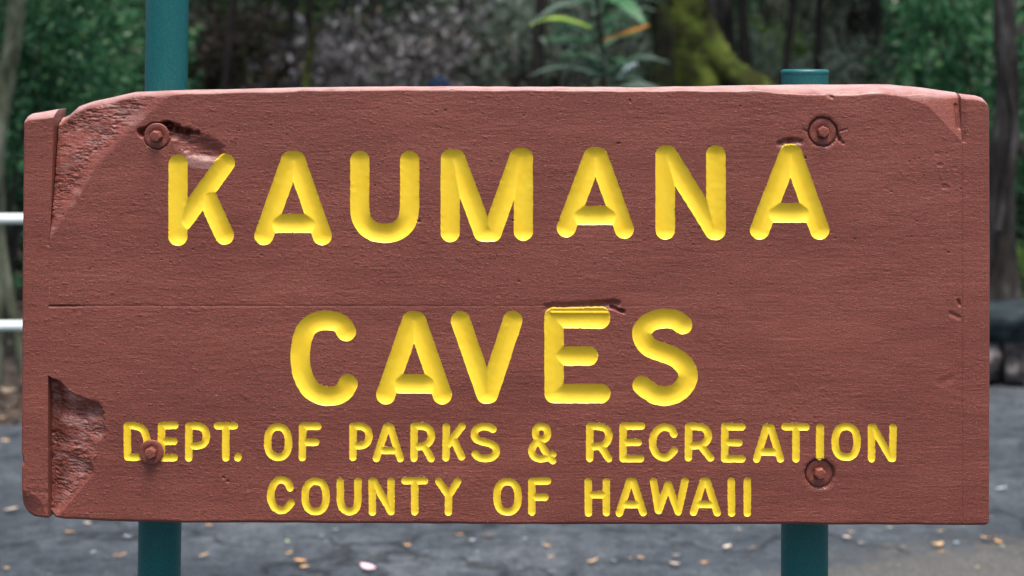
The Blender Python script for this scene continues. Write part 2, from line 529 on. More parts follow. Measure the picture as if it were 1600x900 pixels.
def seg_dist(X, Y, segs):
    """nearest distance and nearest point to a set of polylines"""
    best = np.full(X.shape, 1e9); bx = np.zeros(X.shape); by = np.zeros(X.shape)
    for P in segs:
        for a, b in zip(P[:-1], P[1:]):
            d = b - a; L2 = max(1e-9, float(d @ d))
            t = np.clip(((X - a[0]) * d[0] + (Y - a[1]) * d[1]) / L2, 0, 1)
            cx = a[0] + t * d[0]; cy = a[1] + t * d[1]
            dd = np.hypot(X - cx, Y - cy)
            m = dd < best
            best = np.where(m, dd, best); bx = np.where(m, cx, bx); by = np.where(m, cy, by)
    return best, bx, by


def sstep(a, b, x):
    t = np.clip((x - a) / (b - a), 0, 1)
    return t * t * (3 - 2 * t)


BOLTS = [(245, 212, 20, 1.0, 3.5), (1286, 206, 21, 4.5, 0.0), (237, 706, 19.5, -2.0, 1.0), (1281, 740, 21, 6.0, 0.5)]


def cap(X, Y, a, b, r):
    d, _, _ = seg_dist(X, Y, [np.array([a, b], float)])
    return np.clip(1 - d / r, 0, 1)


def relief(X, Y, top, bot, which):
    """depth below the sawn face of the board, in photo pixels"""
    H = 0.35 * fbm(X / 90, Y / 22, 11, 3) + 0.18 * fbm(X / 9, Y / 2.7, 21, 3) * (0.4 + 0.9 * sstep(-0.3, 0.3, fbm(X / 120, Y / 60, 23, 2))) + 0.11 * fbm(X / 55, Y / 2.8, 25, 2)
    zone = 0.35 + 0.65 * sstep(-0.3, 0.3, fbm(X / 210, Y / 90, 33, 2) + np.interp(X, [0, 300, 700, 1100, 1500], [0.1, 0.35, 0.2, -0.1, -0.2]))
    H -= 1.5 * zone * np.maximum(0, fbm(X / 6.5, Y / 2.5, 31, 2) - 0.40)
    H += 0.8 * np.maximum(0, fbm(X / 22, Y / 2.6, 35, 2) - 0.42)
    wt = np.interp(X, [30, 90, 200, 300, 900, 1100, 1180, 1260, 1400, 1480, 1503, 1547],
                      [9, 12, 9, 6, 5.5, 7, 10, 15, 16, 12, 7, 6])
    wt = wt * (1 + 0.16 * vnoise(X / 37, X * 0, 3))
    dt = Y - top; db = bot - Y
    if which == 'lower': dt = dt + 1e3
    if which == 'upper': db = db + 1e3
    H += np.where(dt < wt, wt * 2.1 * (np.clip(wt - dt, 0, None) / wt) ** 1.45, 0)
    wb = 5.5 + 1.2 * vnoise(X / 50, X * 0, 4)
    H += np.where(db < wb, (wb - db) ** 2 / wb * 1.0, 0)
    fib = fbm(X / 15, Y / 3.4, 41, 4)
    crag = fbm(X / 8 + 0.6 * Y / 8, Y / 5, 51, 3)
    if which in ('upper',):
        # torn away corner, upper left
        P = np.array([(280, 138), (255, 158), (215, 196), (150, 262), (118, 318), (78, 374)], float)
        d, _, _ = seg_dist(X, Y, [P])
        xb = np.interp(Y, P[:, 1], P[:, 0])
        ins = (X < xb) & (Y < 376)
        d = np.where(ins, d, 0)
        ram = np.clip(d / 22, 0, 1)
        patch = sstep(-0.25, 0.35, fbm(X / 42, Y / 22, 61, 2))
        bands = np.clip(1 - np.abs(d - 26 - 10 * vnoise(X / 20, Y / 20, 66)) / 26, 0, 1)
        amp = (3.0 * np.abs(fib) ** 0.8 + 1.5 * np.abs(crag)) * ram * (0.22 + 0.9 * np.maximum(patch, bands))
        H += np.where(ins, np.minimum(0.30 * d, 15 + 0.10 * d) * sstep(-4, 14, d) + 3.4 * fbm(X / 38, Y / 30, 67, 2) * ram + 1.15 * amp, 0)
        # broken corner, upper right
        P = np.array([(1380, 140), (1415, 153), (1448, 163), (1470, 186), (1506, 224)], float)
        d, _, _ = seg_dist(X, Y, [P])
        yb = np.interp(X, P[:, 0], P[:, 1])
        ins = (Y < yb) & (X > 1385)
        H += np.where(ins, 0.38 * d + 0.5 * np.abs(crag) * np.clip(d / 10, 0, 1), 0)
        H += 3.5 * cap(X, Y, (1497, 165), (1499, 200), 4)
        # split and scoop beside the upper left bolt
        H += 15 * sstep(0, 0.75, cap(X, Y, (222, 207), (262, 196), 9 + 2 * crag))
        H += 15 * sstep(0, 0.8, cap(X, Y, (258, 198), (276, 203), 11 + 3.0 * fib))
        H += 11 * sstep(0, 0.8, cap(X, Y, (276, 203), (292, 206), 8.5 + 3.5 * fib))
        H += 8 * sstep(0, 0.8, cap(X, Y, (290, 206), (309, 208), 4.5 + 3.0 * crag))
        H += 8 * sstep(0, 0.8, cap(X, Y, (265, 212), (290, 214), 8 + 3 * fib))
        s = sstep(0, 0.8, cap(X, Y, (295, 222), (332, 240), 24 + 4 * crag))
        H += s * (7 + 2.0 * fib) * sstep(254, 244, Y)
        # scoop above the last A of the first row and around the right bolt
        H += 4.5 * sstep(0, 1.0, cap(X, Y, (1220, 224), (1234, 220), 9 + 4 * crag)) * sstep(213, 219, Y)
        H += 3.5 * sstep(0, 1.0, cap(X, Y, (1234, 220), (1250, 222), 8 + 4 * crag)) * sstep(213, 219, Y)
        H += 6 * sstep(0, 1.0, cap(X, Y, (1307, 210), (1312, 218), 6 + 4 * crag))
        H += 3 * sstep(0, 1.0, cap(X, Y, (1312, 218), (1318, 224), 3 + 3 * crag))
        H += 2 * sstep(0, 1.0, cap(X, Y, (1308, 206), (1324, 202), 3 + 4 * crag))
        H += 1.5 * sstep(0, 1.0, cap(X, Y, (1256, 204), (1264, 206), 4 + 3 * crag))
        # small knots on the right
        for cx, cy, rr, dd in ((1469, 258, 10, 1.3), (1492, 262, 8, 0.9), (1477, 292, 12, 1.2), (1464, 240, 8, 0.7)):
            k = np.hypot((X - cx), (Y - cy) * 1.7) / rr
            H += dd * np.sin(k * 5) * np.clip(1 - k, 0, 1)
        H += 2.5 * cap(X, Y, (653, 346), (655, 346), 3)
        H += 3.0 * cap(X, Y, (1294, 149), (1300, 152), 4)
        H += 2.0 * cap(X, Y, (984, 156), (985, 160), 2.2)
    if which == 'lower':
        P = np.array([(75, 586), (82, 590), (96, 597), (106, 607), (118, 615), (136, 622), (150, 628), (162, 640), (160, 655), (167, 672), (163, 684), (150, 694), (152, 708), (146, 722), (148, 738), (134, 756), (118, 776), (100, 796), (84, 812)], float)
        d, _, _ = seg_dist(X, Y, [P])
        xb = np.interp(Y, P[:, 1], P[:, 0]) + 3.5 * vnoise(Y / 5, X * 0, 63)
        ins = (X < xb) & (Y > 586)
        d = np.where(ins, d, 0)
        ram = np.clip(d / 9, 0, 1)
        base = 0.9 * sstep(0, 3, d) + np.minimum(0.22 * d, 8) + 13 * sstep(34, 2, X - 76) * np.clip(d / 12, 0, 1)
        dish = 7.5 * sstep(0, 1, cap(X, Y, (94, 640), (150, 646), 22)) + 5 * sstep(0, 1, cap(X, Y, (84, 600), (90, 625), 14)) - 3.0 * sstep(0, 1, cap(X, Y, (115, 705), (140, 712), 18))
        patch = sstep(-0.2, 0.3, fbm(X / 30, Y / 16, 64, 2))
        amp = (2.8 * np.abs(fib) ** 0.8 + 1.2 * np.abs(crag)) * ram * (0.3 + 0.8 * patch)
        H += np.where(ins, base + dish + 1.5 * amp + 1.6 * np.abs(fbm(X / 6, Y / 2.8, 65, 3)) * ram, 0)
        H += 3.0 * cap(X, Y, (349, 746), (350, 747), 2.5) + 3.0 * cap(X, Y, (356, 752), (357, 752), 2.5)
        H += 1.2 * cap(X, Y, (1470, 598), (1485, 592), 9)
    # glue line between the two planks: open at the left, closing to the right
    ds = np.abs(Y - 478.0)
    dep = np.interp(X, [76, 80, 118, 135, 400, 620, 800, 1000, 1200], [3.2, 3.2, 2.6, 0.5, 0.7, 0.5, 0.4, 0.2, 0.0])
    if which in ('upper', 'lower'):
        H += 4.0 * sstep(0, 1.0, cap(X, Y, (856, 481), (960, 476), 10 + 3 * fib))
        H += 3.0 * sstep(0, 1.0, cap(X, Y, (925, 475), (965, 473), 7 + 3 * crag))
        H += 8 * sstep(0, 1.0, cap(X, Y, (955, 480), (974, 487), 4.0 + 2.5 * crag))
        H += dep * np.clip(1 - ds / 2.2, 0, 1)
        H += 3.2 * cap(X, Y, (1497, 470), (1499, 476), 3.5) + 2.0 * cap(X, Y, (1485, 490), (1498, 496), 5)
        for bx, by, rr, dep2, wob in BOLTS:
            dd = np.hypot(X - bx, Y - by) + 0.9 * vnoise(X / 6, Y / 6, 71)
            if dep2 > 3:
                H = np.where(dd < rr + 2.6, np.maximum(H, 7.5), H + 0.8 * sstep(rr + 8, rr + 2.6, dd))
            elif dep2 > 0:
                H = np.where(dd < rr + 1.5, np.maximum(H, 6), H)
    if which == 'left':
        # inner arris of the end strip
        di = xjl(Y) - X
        H += np.where((di < 6) & (Y < 385), (6 - di) * 0.35, 0)
        dl = X - lx(Y)
        H += np.where(dl < 3, (3 - dl) ** 2 * 0.35, 0)
        H += 6 * cap(X, Y, (33, 714), (34, 722), 5)
        H += 3.0 * np.clip(1 - np.hypot(X - 33, Y - 805) / 38, 0, 1) ** 1.0 * 4
        H += 1.2 * np.abs(fbm(X / 10, Y / 12, 77, 2)) * sstep(720, 760, Y)
    if which == 'right':
        H += 0.9 * np.clip(1 - np.abs(X - 1503) / 2.0, 0, 1) * (Y > 215)
        dr = rx(Y) - X
        H += np.where(dr < 5, (5 - dr) ** 2 * 0.22, 0)
        di = X - 1503
        H += np.where((di < 8) & (Y < 222), (8 - di) * 0.45, 0)
    return H


def lx(Y): return np.interp(Y, [170, 400, 700, 820], [37.0, 35.0, 33.0, 33.5])
def rx(Y): return np.interp(Y, [130, 165, 400, 820], [1546.0, 1547.0, 1548.0, 1547.0])
def xjl(Y): return np.interp(Y, [170, 380, 480, 600, 820], [84.0, 77.5, 76.0, 75.0, 75.0])
def xjr(Y): return np.full(np.shape(Y), 1503.0)


TOPS = {'left': ([33, 38, 45, 60, 87], [188, 182, 178, 175.5, 170.5]),
        'upper': ([74, 88, 96, 110, 135, 160, 205, 240, 290, 480, 700, 1000, 1200, 1400, 1450, 1503],
                  [187, 184, 180, 168, 159, 154, 144, 142.5, 141, 137, 135.5, 137, 133.5, 132.5, 137.5, 145.5]),
        'right': ([1503, 1528, 1538, 1543, 1547], [146.5, 149.5, 153, 158, 166])}
BOTS = {'left': ([33, 40, 50, 76], [792, 805, 810, 811]),
        'lower': ([74, 84, 100, 180, 300, 800, 1503], [806, 809, 812, 816, 818, 820, 821]),
        'right': ([1503, 1540, 1547], [821.5, 821.5, 819])}
BACK = 0.062


def build_piece(which):
    if which == 'left':
        us = np.linspace(0, 1, 40); L_, R_ = lx, xjl
        vs = np.linspace(0, 1, 500)
        T = lambda X: np.interp(X, *TOPS['left']); B = lambda X: np.interp(X, *BOTS['left'])
        yn = np.linspace(175, 808, 500)
    elif which == 'right':
        us = np.linspace(0, 1, 36); L_, R_ = xjr, rx
        T = lambda X: np.interp(X, *TOPS['right']); B = lambda X: np.interp(X, *BOTS['right'])
        yn = np.linspace(150, 821, 480)
    elif which == 'upper':
        us = np.linspace(0, 1, 1120); L_, R_ = xjl, xjr
        T = lambda X: np.interp(X, *TOPS['upper']) + 0.5 * vnoise(X / 23, X * 0, 8); B = lambda X: np.full(X.shape, 478.0)
        yn = np.linspace(140, 478, 262)
    else:
        us = np.linspace(0, 1, 1120); L_, R_ = xjl, xjr
        T = lambda X: np.full(X.shape, 478.0); B = lambda X: np.interp(X, *BOTS['lower']) + 0.5 * vnoise(X / 31, X * 0, 9)
        yn = np.concatenate([np.linspace(478, 652, 132, endpoint=False), np.linspace(652, 811, 142, endpoint=False), np.linspace(811, 820, 9)])
    vs = (yn - yn[0]) / (yn[-1] - yn[0])
    U, V = np.meshgrid(us, vs)
    Yn = np.repeat(yn[:, None], len(us), 1)
    X = L_(Yn) + U * (R_(Yn) - L_(Yn))
    Y = T(X) + V * (B(X) - T(X))
    top, bot = T(X), B(X)
    rows, cols = X.shape
    S = np.ones(X.shape)              # +1 outside every letter, -1 inside, 0 on its outline
    LID = np.full(X.shape, -1)
    info = {}
    if which in ('upper', 'lower'):
        h = (X[0, 1] - X[0, 0])
        for li, (ch, r, segs) in enumerate(LET):
            P = np.vstack(segs)
            y0, y1 = P[:, 1].min() - r - 4, P[:, 1].max() + r + 4
            x0, x1 = P[:, 0].min() - r - 4, P[:, 0].max() + r + 4
            cy = (y0 + y1) / 2
            if (which == 'upper') != (cy < 478):
                continue
            j = np.where((X[rows // 2] > x0) & (X[rows // 2] < x1))[0]
            i = np.where((Y[:, cols // 2] > y0 - 2) & (Y[:, cols // 2] < y1 + 2))[0]
            i = i[(i > 0) & (i < rows - 1)]
            sl_ = (slice(i[0], i[-1] + 1), slice(j[0], j[-1] + 1))
            xs, ys = X[sl_].copy(), Y[sl_].copy()
            hy = np.median(np.diff(ys[:, 0]))
            thr = 0.56 * max(h, hy)
            rad = lambda x_, y_: r * (1 + (0.024 if r > 10 else 0.06) * vnoise(x_ / (6 if r > 10 else 3.6), y_ / (6 if r > 10 else 3.6), 90 + li))
            for it in range(3):
                d, bx, by = seg_dist(xs, ys, segs)
                sd = d - rad(xs, ys)
                m = (np.abs(sd) < thr) if it == 0 else m0
                if it == 0: m0 = m
                dd = np.maximum(d, 1e-6)
                nx_ = bx + (xs - bx) / dd * rad(xs, ys); ny_ = by + (ys - by) / dd * rad(xs, ys)
                xs = np.where(m, nx_, xs); ys = np.where(m, ny_, ys)
            d, bx, by = seg_dist(xs, ys, segs)
            sd = d - rad(xs, ys)
            s = np.where(m0 & (np.abs(sd) < 0.25), 0, np.sign(sd))
            X[sl_] = xs; Y[sl_] = ys
            S[sl_] = np.where(s <= 0, s, S[sl_])
            LID[sl_] = np.where(s <= 0, li, LID[sl_])
            t = np.clip(d / np.maximum(rad(xs, ys), 1e-6), 0, 1)
            info[li] = (sl_, s, t)
    H = relief(X, Y, top, bot, which)
    HL = {}
    for li, (sl_, s, t) in info.items():
        r = LET[li][1]
        prof = 0.33 * r * (1 - t ** 1.7) ** 0.8
        hs = H[sl_]
        prof = prof + np.where(s < 0, 0.10 * vnoise(X[sl_] / 7, Y[sl_] / 7, 5), 0)
        if LET[li][0] == 'E' and r > 10:      # ridge of torn wood left in the top bar
            prof = prof - 2.6 * cap(X[sl_], Y[sl_], (862, 489), (950, 489), 3.0)
        hs = np.where(s < 0, np.maximum(prof, 0.3) + 0.2 * np.clip(hs - 1.5, 0, 6), hs)
        H[sl_] = hs
    skylight_wear = np.zeros(X.shape)
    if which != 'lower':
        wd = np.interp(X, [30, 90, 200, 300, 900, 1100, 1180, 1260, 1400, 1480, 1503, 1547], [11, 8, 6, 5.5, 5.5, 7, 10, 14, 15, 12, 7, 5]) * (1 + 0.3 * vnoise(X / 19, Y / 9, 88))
        skylight_wear = np.clip(1.25 - (Y - top) / wd, 0, 1) ** 0.8 * 0.85  # sky light on the top bevel painted in as a paler colour
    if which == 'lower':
        skylight_wear = np.maximum(skylight_wear, 0.30 * (X < np.interp(Y, [586, 640, 672, 722, 812], [76, 158, 163, 143, 84])) * (Y > 600) * sstep(-0.2, 0.4, fbm(X / 14, Y / 5, 89, 3)))  # mottled pale tint over the gouged left end
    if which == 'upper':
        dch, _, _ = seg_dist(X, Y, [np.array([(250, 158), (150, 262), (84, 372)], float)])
        skylight_wear = np.maximum(skylight_wear, 0.22 * sstep(-0.1, 0.5, fbm(X / 24, Y / 10, 89, 3)) * (X < np.interp(Y, [138, 196, 262, 318, 374], [280, 215, 150, 118, 78])))  # mottled pale tint over the torn corner
        skylight_wear = np.maximum(skylight_wear, 0.4 * (np.hypot(X - 320, (Y - 250) * 2.5) < 34) * (Y > 243))  # pale tint on the lower ledge of the scoop
    Wp = np.stack([(X - 800) * PX, SIGN_Y + H * PX, CAM_Z - (Y - HOR) * PX], -1) - OFF
    idx = np.arange(rows * cols).reshape(rows, cols)
    a, b, c, d = idx[:-1, :-1], idx[:-1, 1:], idx[1:, 1:], idx[1:, :-1]
    Sf = S.ravel()
    use_bd = (Sf[a] * Sf[c] < 0)
    t1 = np.where(use_bd[..., None], np.stack([a, d, b], -1), np.stack([a, d, c], -1)).reshape(-1, 3)
    t2 = np.where(use_bd[..., None], np.stack([d, c, b], -1), np.stack([a, c, b], -1)).reshape(-1, 3)
    tri = np.vstack([t1, t2])
    ts = Sf[tri].sum(1)
    tl = LID.ravel()[tri].max(1)
    inside = ts < 0
    zero = (Sf[tri] == 0).all(1)
    if zero.any():
        zi = np.where(zero)[0]
        cx = X.ravel()[tri[zi]].mean(1); cy = Y.ravel()[tri[zi]].mean(1)
        for k, (i_, x_, y_) in enumerate(zip(zi, cx, cy)):
            ch, r, segs = LET[tl[i_]]
            dd, _, _ = seg_dist(np.array([x_]), np.array([y_]), segs)
            inside[i_] = dd[0] < r - 0.1
    W = Wp.reshape(-1, 3)
    # wood
    wt = tri[~inside]
    used, inv = np.unique(wt, return_inverse=True)
    wv = W[used]; wf = inv.reshape(-1, 3)
    # sides and back
    ring = np.concatenate([idx[0, :], idx[1:, -1], idx[-1, -2::-1], idx[-2:0:-1, 0]])
    rv = W[ring]; rb = rv.copy(); rb[:, 1] = BACK + SIGN_Y - OFF[1]
    n0 = len(wv); m = len(ring)
    k = np.arange(m); k2 = (k + 1) % m
    side = np.stack([n0 + k, n0 + k2, n0 + m + k2, n0 + m + k], -1)
    wv = np.vstack([wv, rv, rb])
    backf = np.array([n0 + m + idx_ for idx_ in range(m)])[None]
    me = np_mesh('plank', wv, [wf, side, backf])
    att = me.attributes.new('skylight_wear', 'FLOAT', 'POINT')
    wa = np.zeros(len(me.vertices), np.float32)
    wa[:len(used)] = skylight_wear.ravel()[used]
    wa[len(used):len(used) + m] = skylight_wear.ravel()[ring]; wa[len(used) + m:] = skylight_wear.ravel()[ring]
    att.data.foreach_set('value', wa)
    name = 'end_strip' if which in ('left', 'right') else 'plank'
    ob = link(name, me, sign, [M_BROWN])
    lab = {'left': 'left end strip, chipped at its foot', 'right': 'right end strip with rounded top corner',
           'upper': 'upper plank with a torn corner beside the left end strip', 'lower': 'lower plank with a gouged left end'}
    ob['label'] = lab[which]
    # letters
    for li in info:
        ft = tri[inside & (tl == li)]
        if len(ft) == 0: continue
        used, inv = np.unique(ft, return_inverse=True)
        lv = W[used]
        cen = lv.mean(0); cen[1] = lv[:, 1].min()
        me = np_mesh('letter', lv - cen, inv.reshape(-1, 3))
        lo = link('letter', me, sign, [M_YEL], loc=cen)
        ch = LET[li][0]
        lo['label'] = 'carved yellow %s' % {'&': 'ampersand', '.': 'full stop'}.get(ch, 'letter ' + ch)


for wh in ('upper', 'lower', 'left', 'right'):
    build_piece(wh)

# bolts with washers


def lathe(prof, n=40, axis='y'):
    bm = bmesh.new()
    rings = []
    for r_, h_ in prof:
        if r_ < 1e-6:
            rings.append([bm.verts.new((0, h_, 0))])
        else:
            rings.append([bm.verts.new((r_ * math.cos(2 * math.pi * k / n), h_, r_ * math.sin(2 * math.pi * k / n))) for k in range(n)])
    for A, B in zip(rings[:-1], rings[1:]):
        for k in range(n):
            k2 = (k + 1) % n
            if len(A) == 1: bm.faces.new((A[0], B[k], B[k2]))
            elif len(B) == 1: bm.faces.new((A[k], B[0], A[k2]))
            else: bm.faces.new((A[k], B[k], B[k2], A[k2]))
    bmesh.ops.recalc_face_normals(bm, faces=bm.faces[:])
    return bm


for i, (bx, by, rr, dep, rot) in enumerate(BOLTS):
    y0 = dep * PX
    W_ = rr * PX
    head = 9.6 * PX
    n = 6
    bm = bmesh.new()
    prof = [(0, -0.0102), (0.0062, -0.0102), (0.0074, -0.0094), (0.0080, -0.0080), (0.0082, 0.0), (0.0082, 0.004)]
    bm = lathe([(a_ * head / 0.008, b_) for a_, b_ in prof], n)
    for v in bm.verts:
        v.co.x += 0.0003 * math.sin(v.co.z * 900 + i); v.co.z += 0.0003 * math.cos(v.co.x * 700 + i)
    me = bm_mesh('bolt', bm, True)
    bo = link('bolt', me, sign, [M_BROWN], loc=(((bx - 800) * PX), SIGN_Y + y0 - OFF[1], CAM_Z - (by - HOR) * PX))
    bo.rotation_euler = (R(rot), R(13 * i + 9), R(1.5 * i - 2))
    mod = bo.modifiers.new('bevel', 'BEVEL'); mod.width = 0.0009; mod.segments = 3
    bo['label'] = ['hexagonal head in a splintered hollow', 'hexagonal head sunk into a round hole', 'hexagonal head over the D and E', 'hexagonal head sunk in a shadowed round hole'][i]
    wm = lathe([(0.0045, 0.0012), (0.0046, -0.0012), (W_ - 0.0012, -0.0012), (W_ - 0.0003, -0.0007), (W_, 0.0003), (W_ - 0.0003, 0.0014), (W_ - 0.002, 0.0018), (0.0045, 0.0016)], 48)
    for v in wm.verts:
        v.co.y += 0.0004 * math.sin(v.co.x * 160 + i) + 0.0003 * math.cos(v.co.z * 230 + i)
    link('washer', bm_mesh('washer', wm), bo, [M_BROWN])

# posts: painted steel pipe with a welded cap


def tube(pts, rad, n=20, capped=True, jitter=0.0, seed=0, squash=None):
    """smooth tube along points -> verts, quads"""
    pts = [Vector(p) for p in pts]
    V_, Fq = [], []
    up = Vector((0, 1, 0.01))
    rs = np.random.default_rng(seed)
    for i, p in enumerate(pts):
        t = (pts[min(i + 1, len(pts) - 1)] - pts[max(i - 1, 0)]).normalized()
        u = t.cross(up)
        if u.length < 1e-3: u = t.cross(Vector((1, 0, 0)))
        u.normalize(); v = u.cross(t).normalized()
        for k in range(n):
            a = 2 * math.pi * k / n
            r_ = rad[i] * (1 + jitter * float(rs.normal()) * 0.6 + jitter * 1.5 * math.sin(a * 3 + i * 0.35 + seed))
            V_.append(p + (u * math.cos(a) + v * math.sin(a)) * r_)
    for i in range(len(pts) - 1):
        for k in range(n):
            k2 = (k + 1) % n
            Fq.append((i * n + k, i * n + k2, (i + 1) * n + k2, (i + 1) * n + k))
    V_ = np.array([tuple(v) for v in V_]); Fq = np.array(Fq)
    return V_, Fq


def join(parts):
    vs, fs, o_ = [], [], 0
    for v, f in parts:
        vs.append(v); fs.append(f + o_); o_ += len(v)
    return np.vstack(vs), np.vstack(fs)


def pipe_post(xt, yt, xb, yb, half, top_z, lab):
    PD = SIGN_Y + BACK + 0.034
    rad = half * PD / F
    pt = px(xt, yt, PD); pb = px(xb, yb, PD)
    dirx = (pt.x - pb.x) / (pt.z - pb.z)
    base = Vector((pb.x - dirx * pb.z, PD, -0.05))
    topv = Vector((pb.x + dirx * (top_z - pb.z), PD, top_z))
    H = (topv - base).length
    bm = lathe([(rad * 0.96, 0), (rad * 0.96, H - 0.004), (rad, H - 0.004)][:1] + [(rad, 0.0), (rad, H * 0.5), (rad, H - 0.003)], 48)
    me = bm_mesh('post', bm)
    me.transform(Matrix.Rotation(R(90), 4, 'X'))
    o_ = link('post', me, sign, [M_TEAL], loc=base - Vector(OFF))
    o_.rotation_euler = Vector((topv - base)).to_track_quat('Z', 'Y').to_euler()
    o_['label'] = lab
    cb = lathe([(0, H + 0.0035), (rad * 0.9, H + 0.003), (rad * 1.02, H + 0.001), (rad * 1.03, H - 0.002), (rad * 1.005, H - 0.005)], 48)
    cm = bm_mesh('cap', cb)
    cm.transform(Matrix.Rotation(R(90), 4, 'X'))
    link('post_cap', cm, o_, [M_TEAL])


pipe_post(260.5, 70, 249, 860, 33.0, 2.35, 'tall left pipe post that leans slightly')
pipe_post(1257.5, 112, 1257, 860, 36.5, CAM_Z - 0.006, 'short right pipe post')

# ------------------------------------------------------------------ white pipe fence on the left
FD = 6.9
fence = link('pipe_fence', None, loc=(-2.6, FD, 0))
tag(fence, 'white two rail pipe fence at the left edge behind the sign', 'fence')
for yy in (343, 510):
    zz = CAM_Z - (yy - HOR) * FD / F
    v, f = tube([(-6.0 + 2.6 + k * 0.5, 0, zz + 0.004 * math.sin(k)) for k in range(11)], [0.0208] * 11, 16)
    link('rail', np_mesh('rail', v, f), fence, [M_WHITE])
for xx in (-5.6, -3.45, -1.15):
    v, f = tube([(xx + 2.6, 0.0, -0.05), (xx + 2.6, 0.0, 0.5), (xx + 2.6, 0.0, 1.0)], [0.028] * 3, 16)
    link('post', np_mesh('post', v, f), fence, [M_WHITE])

# ------------------------------------------------------------------ low rock wall on the right
WD = 8.05
wall = link('rock_wall', None, loc=(4.0, WD + 0.2, 0))
tag(wall, 'low rough rock wall with a dark cap at the right edge of the lot', 'wall')


def rock(sx, sy, sz, seed, sub=2, rnd=0.35):
    bm = bmesh.new()
    bmesh.ops.create_cube(bm, size=1)
    bmesh.ops.subdivide_edges(bm, edges=bm.edges[:], cuts=sub, use_grid_fill=True)
    rs = random.Random(seed)
    ph = [rs.uniform(0, 6) for _ in range(6)]
    for v in bm.verts:
        c_ = v.co.copy()
        n_ = c_.normalized() * 0.62
        c_ = c_.lerp(n_, rnd)
        c_ += Vector((math.sin(c_.y * 7 + ph[0]), math.sin(c_.z * 6 + ph[1]), math.sin(c_.x * 8 + ph[2]))) * 0.05
        c_ += Vector((rs.uniform(-1, 1), rs.uniform(-1, 1), rs.uniform(-1, 1))) * 0.035
        v.co = Vector((c_.x * sx, c_.y * sy, c_.z * sz))
    return bm_mesh('stone', bm)


x = 1.72
k = 0
while x < 6.4:
    wdt = random.uniform(0.17, 0.3)
    me = rock(wdt * 1.0, 0.36, 0.235 + random.uniform(-0.02, 0.02), k)
    link('stone', me, wall, [M_ROCK], loc=(x + wdt / 2 - 4.0, random.uniform(-0.015, 0.015), 0.135))
    x += wdt + 0.008
    k += 1
x = 1.7
while x < 6.4:
    wdt = random.uniform(0.55, 0.8)
    me = rock(wdt, 0.46, 0.15, 100 + k, 3, 0.08)
    link('capstone', me, wall, [M_CAP], loc=(x + wdt / 2 - 4.0, -0.02, 0.315))
    x += wdt + 0.006
    k += 1

# ------------------------------------------------------------------ plants


def leaves(P, Dirs, length, width, fold=0.25, rs=None, droop=0.0):
    """P (n,3) base points; each leaf two quads folded on its midrib -> verts, tris"""
    n = len(P)
    rs = rs or rng
    Dn = Dirs / np.maximum(np.linalg.norm(Dirs, axis=1, keepdims=True), 1e-6)
    rnd = rs.normal(size=(n, 3))
    S_ = np.cross(Dn, rnd); S_ /= np.maximum(np.linalg.norm(S_, axis=1, keepdims=True), 1e-6)
    Nn = np.cross(S_, Dn)
    Nn = np.where(Nn[:, 2:3] < 0, -Nn, Nn)
    ln = (length * rs.uniform(0.65, 1.25, n))[:, None]
    wd = (width * rs.uniform(0.7, 1.2, n))[:, None]
    b = P
    tip = P + Dn * ln - np.array([0, 0, 1]) * droop * ln
    m1 = P + Dn * ln * 0.42 + S_ * wd * 0.5 + Nn * wd * fold
    m2 = P + Dn * ln * 0.42 - S_ * wd * 0.5 + Nn * wd * fold
    mm = P + Dn * ln * 0.45 - Nn * 0.0
    V_ = np.stack([b, m1, tip, m2], 1).reshape(-1, 3)
    i = np.arange(n)[:, None] * 4
    F1 = np.hstack([i, i + 1, i + 2]); F2 = np.hstack([i, i + 2, i + 3])
    return V_, np.vstack([F1, F2])


def clumps(centres, radii, per, rs, squash=0.8):
    Ps, Ds = [], []
    for c_, r_ in zip(centres, radii):
        u = rs.normal(size=(per, 3)); u /= np.linalg.norm(u, axis=1, keepdims=True)
        rr_ = r_ * rs.uniform(0.35, 1.0, per)[:, None] ** 0.6
        p = u * rr_ * np.array([1, 1, squash])
        Ps.append(p + c_)
        Ds.append(u + rs.normal(size=(per, 3)) * 0.6 + np.array([0, 0, -0.15]))
    return np.vstack(Ps), np.vstack(Ds)


def shrub_proto(name, mat, h, wdt, nclump, per, leaf, lw, seed, mstem=M_DARKBARK):
    rs = np.random.default_rng(seed)
    root = link(name, None)
    stems = []
    cs, rad = [], []
    for k in range(nclump):
        a = rs.uniform(0, 6.28); rr_ = wdt * 0.5 * math.sqrt(rs.uniform(0.02, 1)); zz = h * rs.uniform(0.12, 1.0)
        rr_ *= 1 - 0.35 * (zz / h) ** 2
        cs.append((rr_ * math.cos(a), rr_ * math.sin(a), zz)); rad.append(wdt * rs.uniform(0.09, 0.2))
        if k % 3 == 0:
            c_ = cs[-1]
            pts = [(c_[0] * t ** 1.3 + 0.04 * math.sin(3 * t + k), c_[1] * t ** 1.3, c_[2] * t) for t in np.linspace(0, 1, 6)]
            stems.append(tube(pts, list(np.linspace(0.022, 0.006, 6) * (h / 1.5) ** 0.5), 6, jitter=0.05, seed=k))
    v, f = join(stems)
    link('stem', np_mesh('stem', v, f), root, [mstem])
    P, Dr = clumps(np.array(cs), rad, per, rs)
    v, f = leaves(P, Dr, leaf, lw, rs=rs)
    link('foliage', np_mesh('foliage', v, f, False), root, [mat])
    return root


def copy_tree(o, loc, rz, s, label=None):
    c_ = o.copy(); COL.objects.link(c_)
    c_.location = loc; c_.rotation_euler = (0, 0, rz); c_.scale = (s, s, s)
    if label: c_['label'] = label
    for ch in list(o.children):
        d_ = ch.copy(); COL.objects.link(d_); d_.parent = c_
    return c_


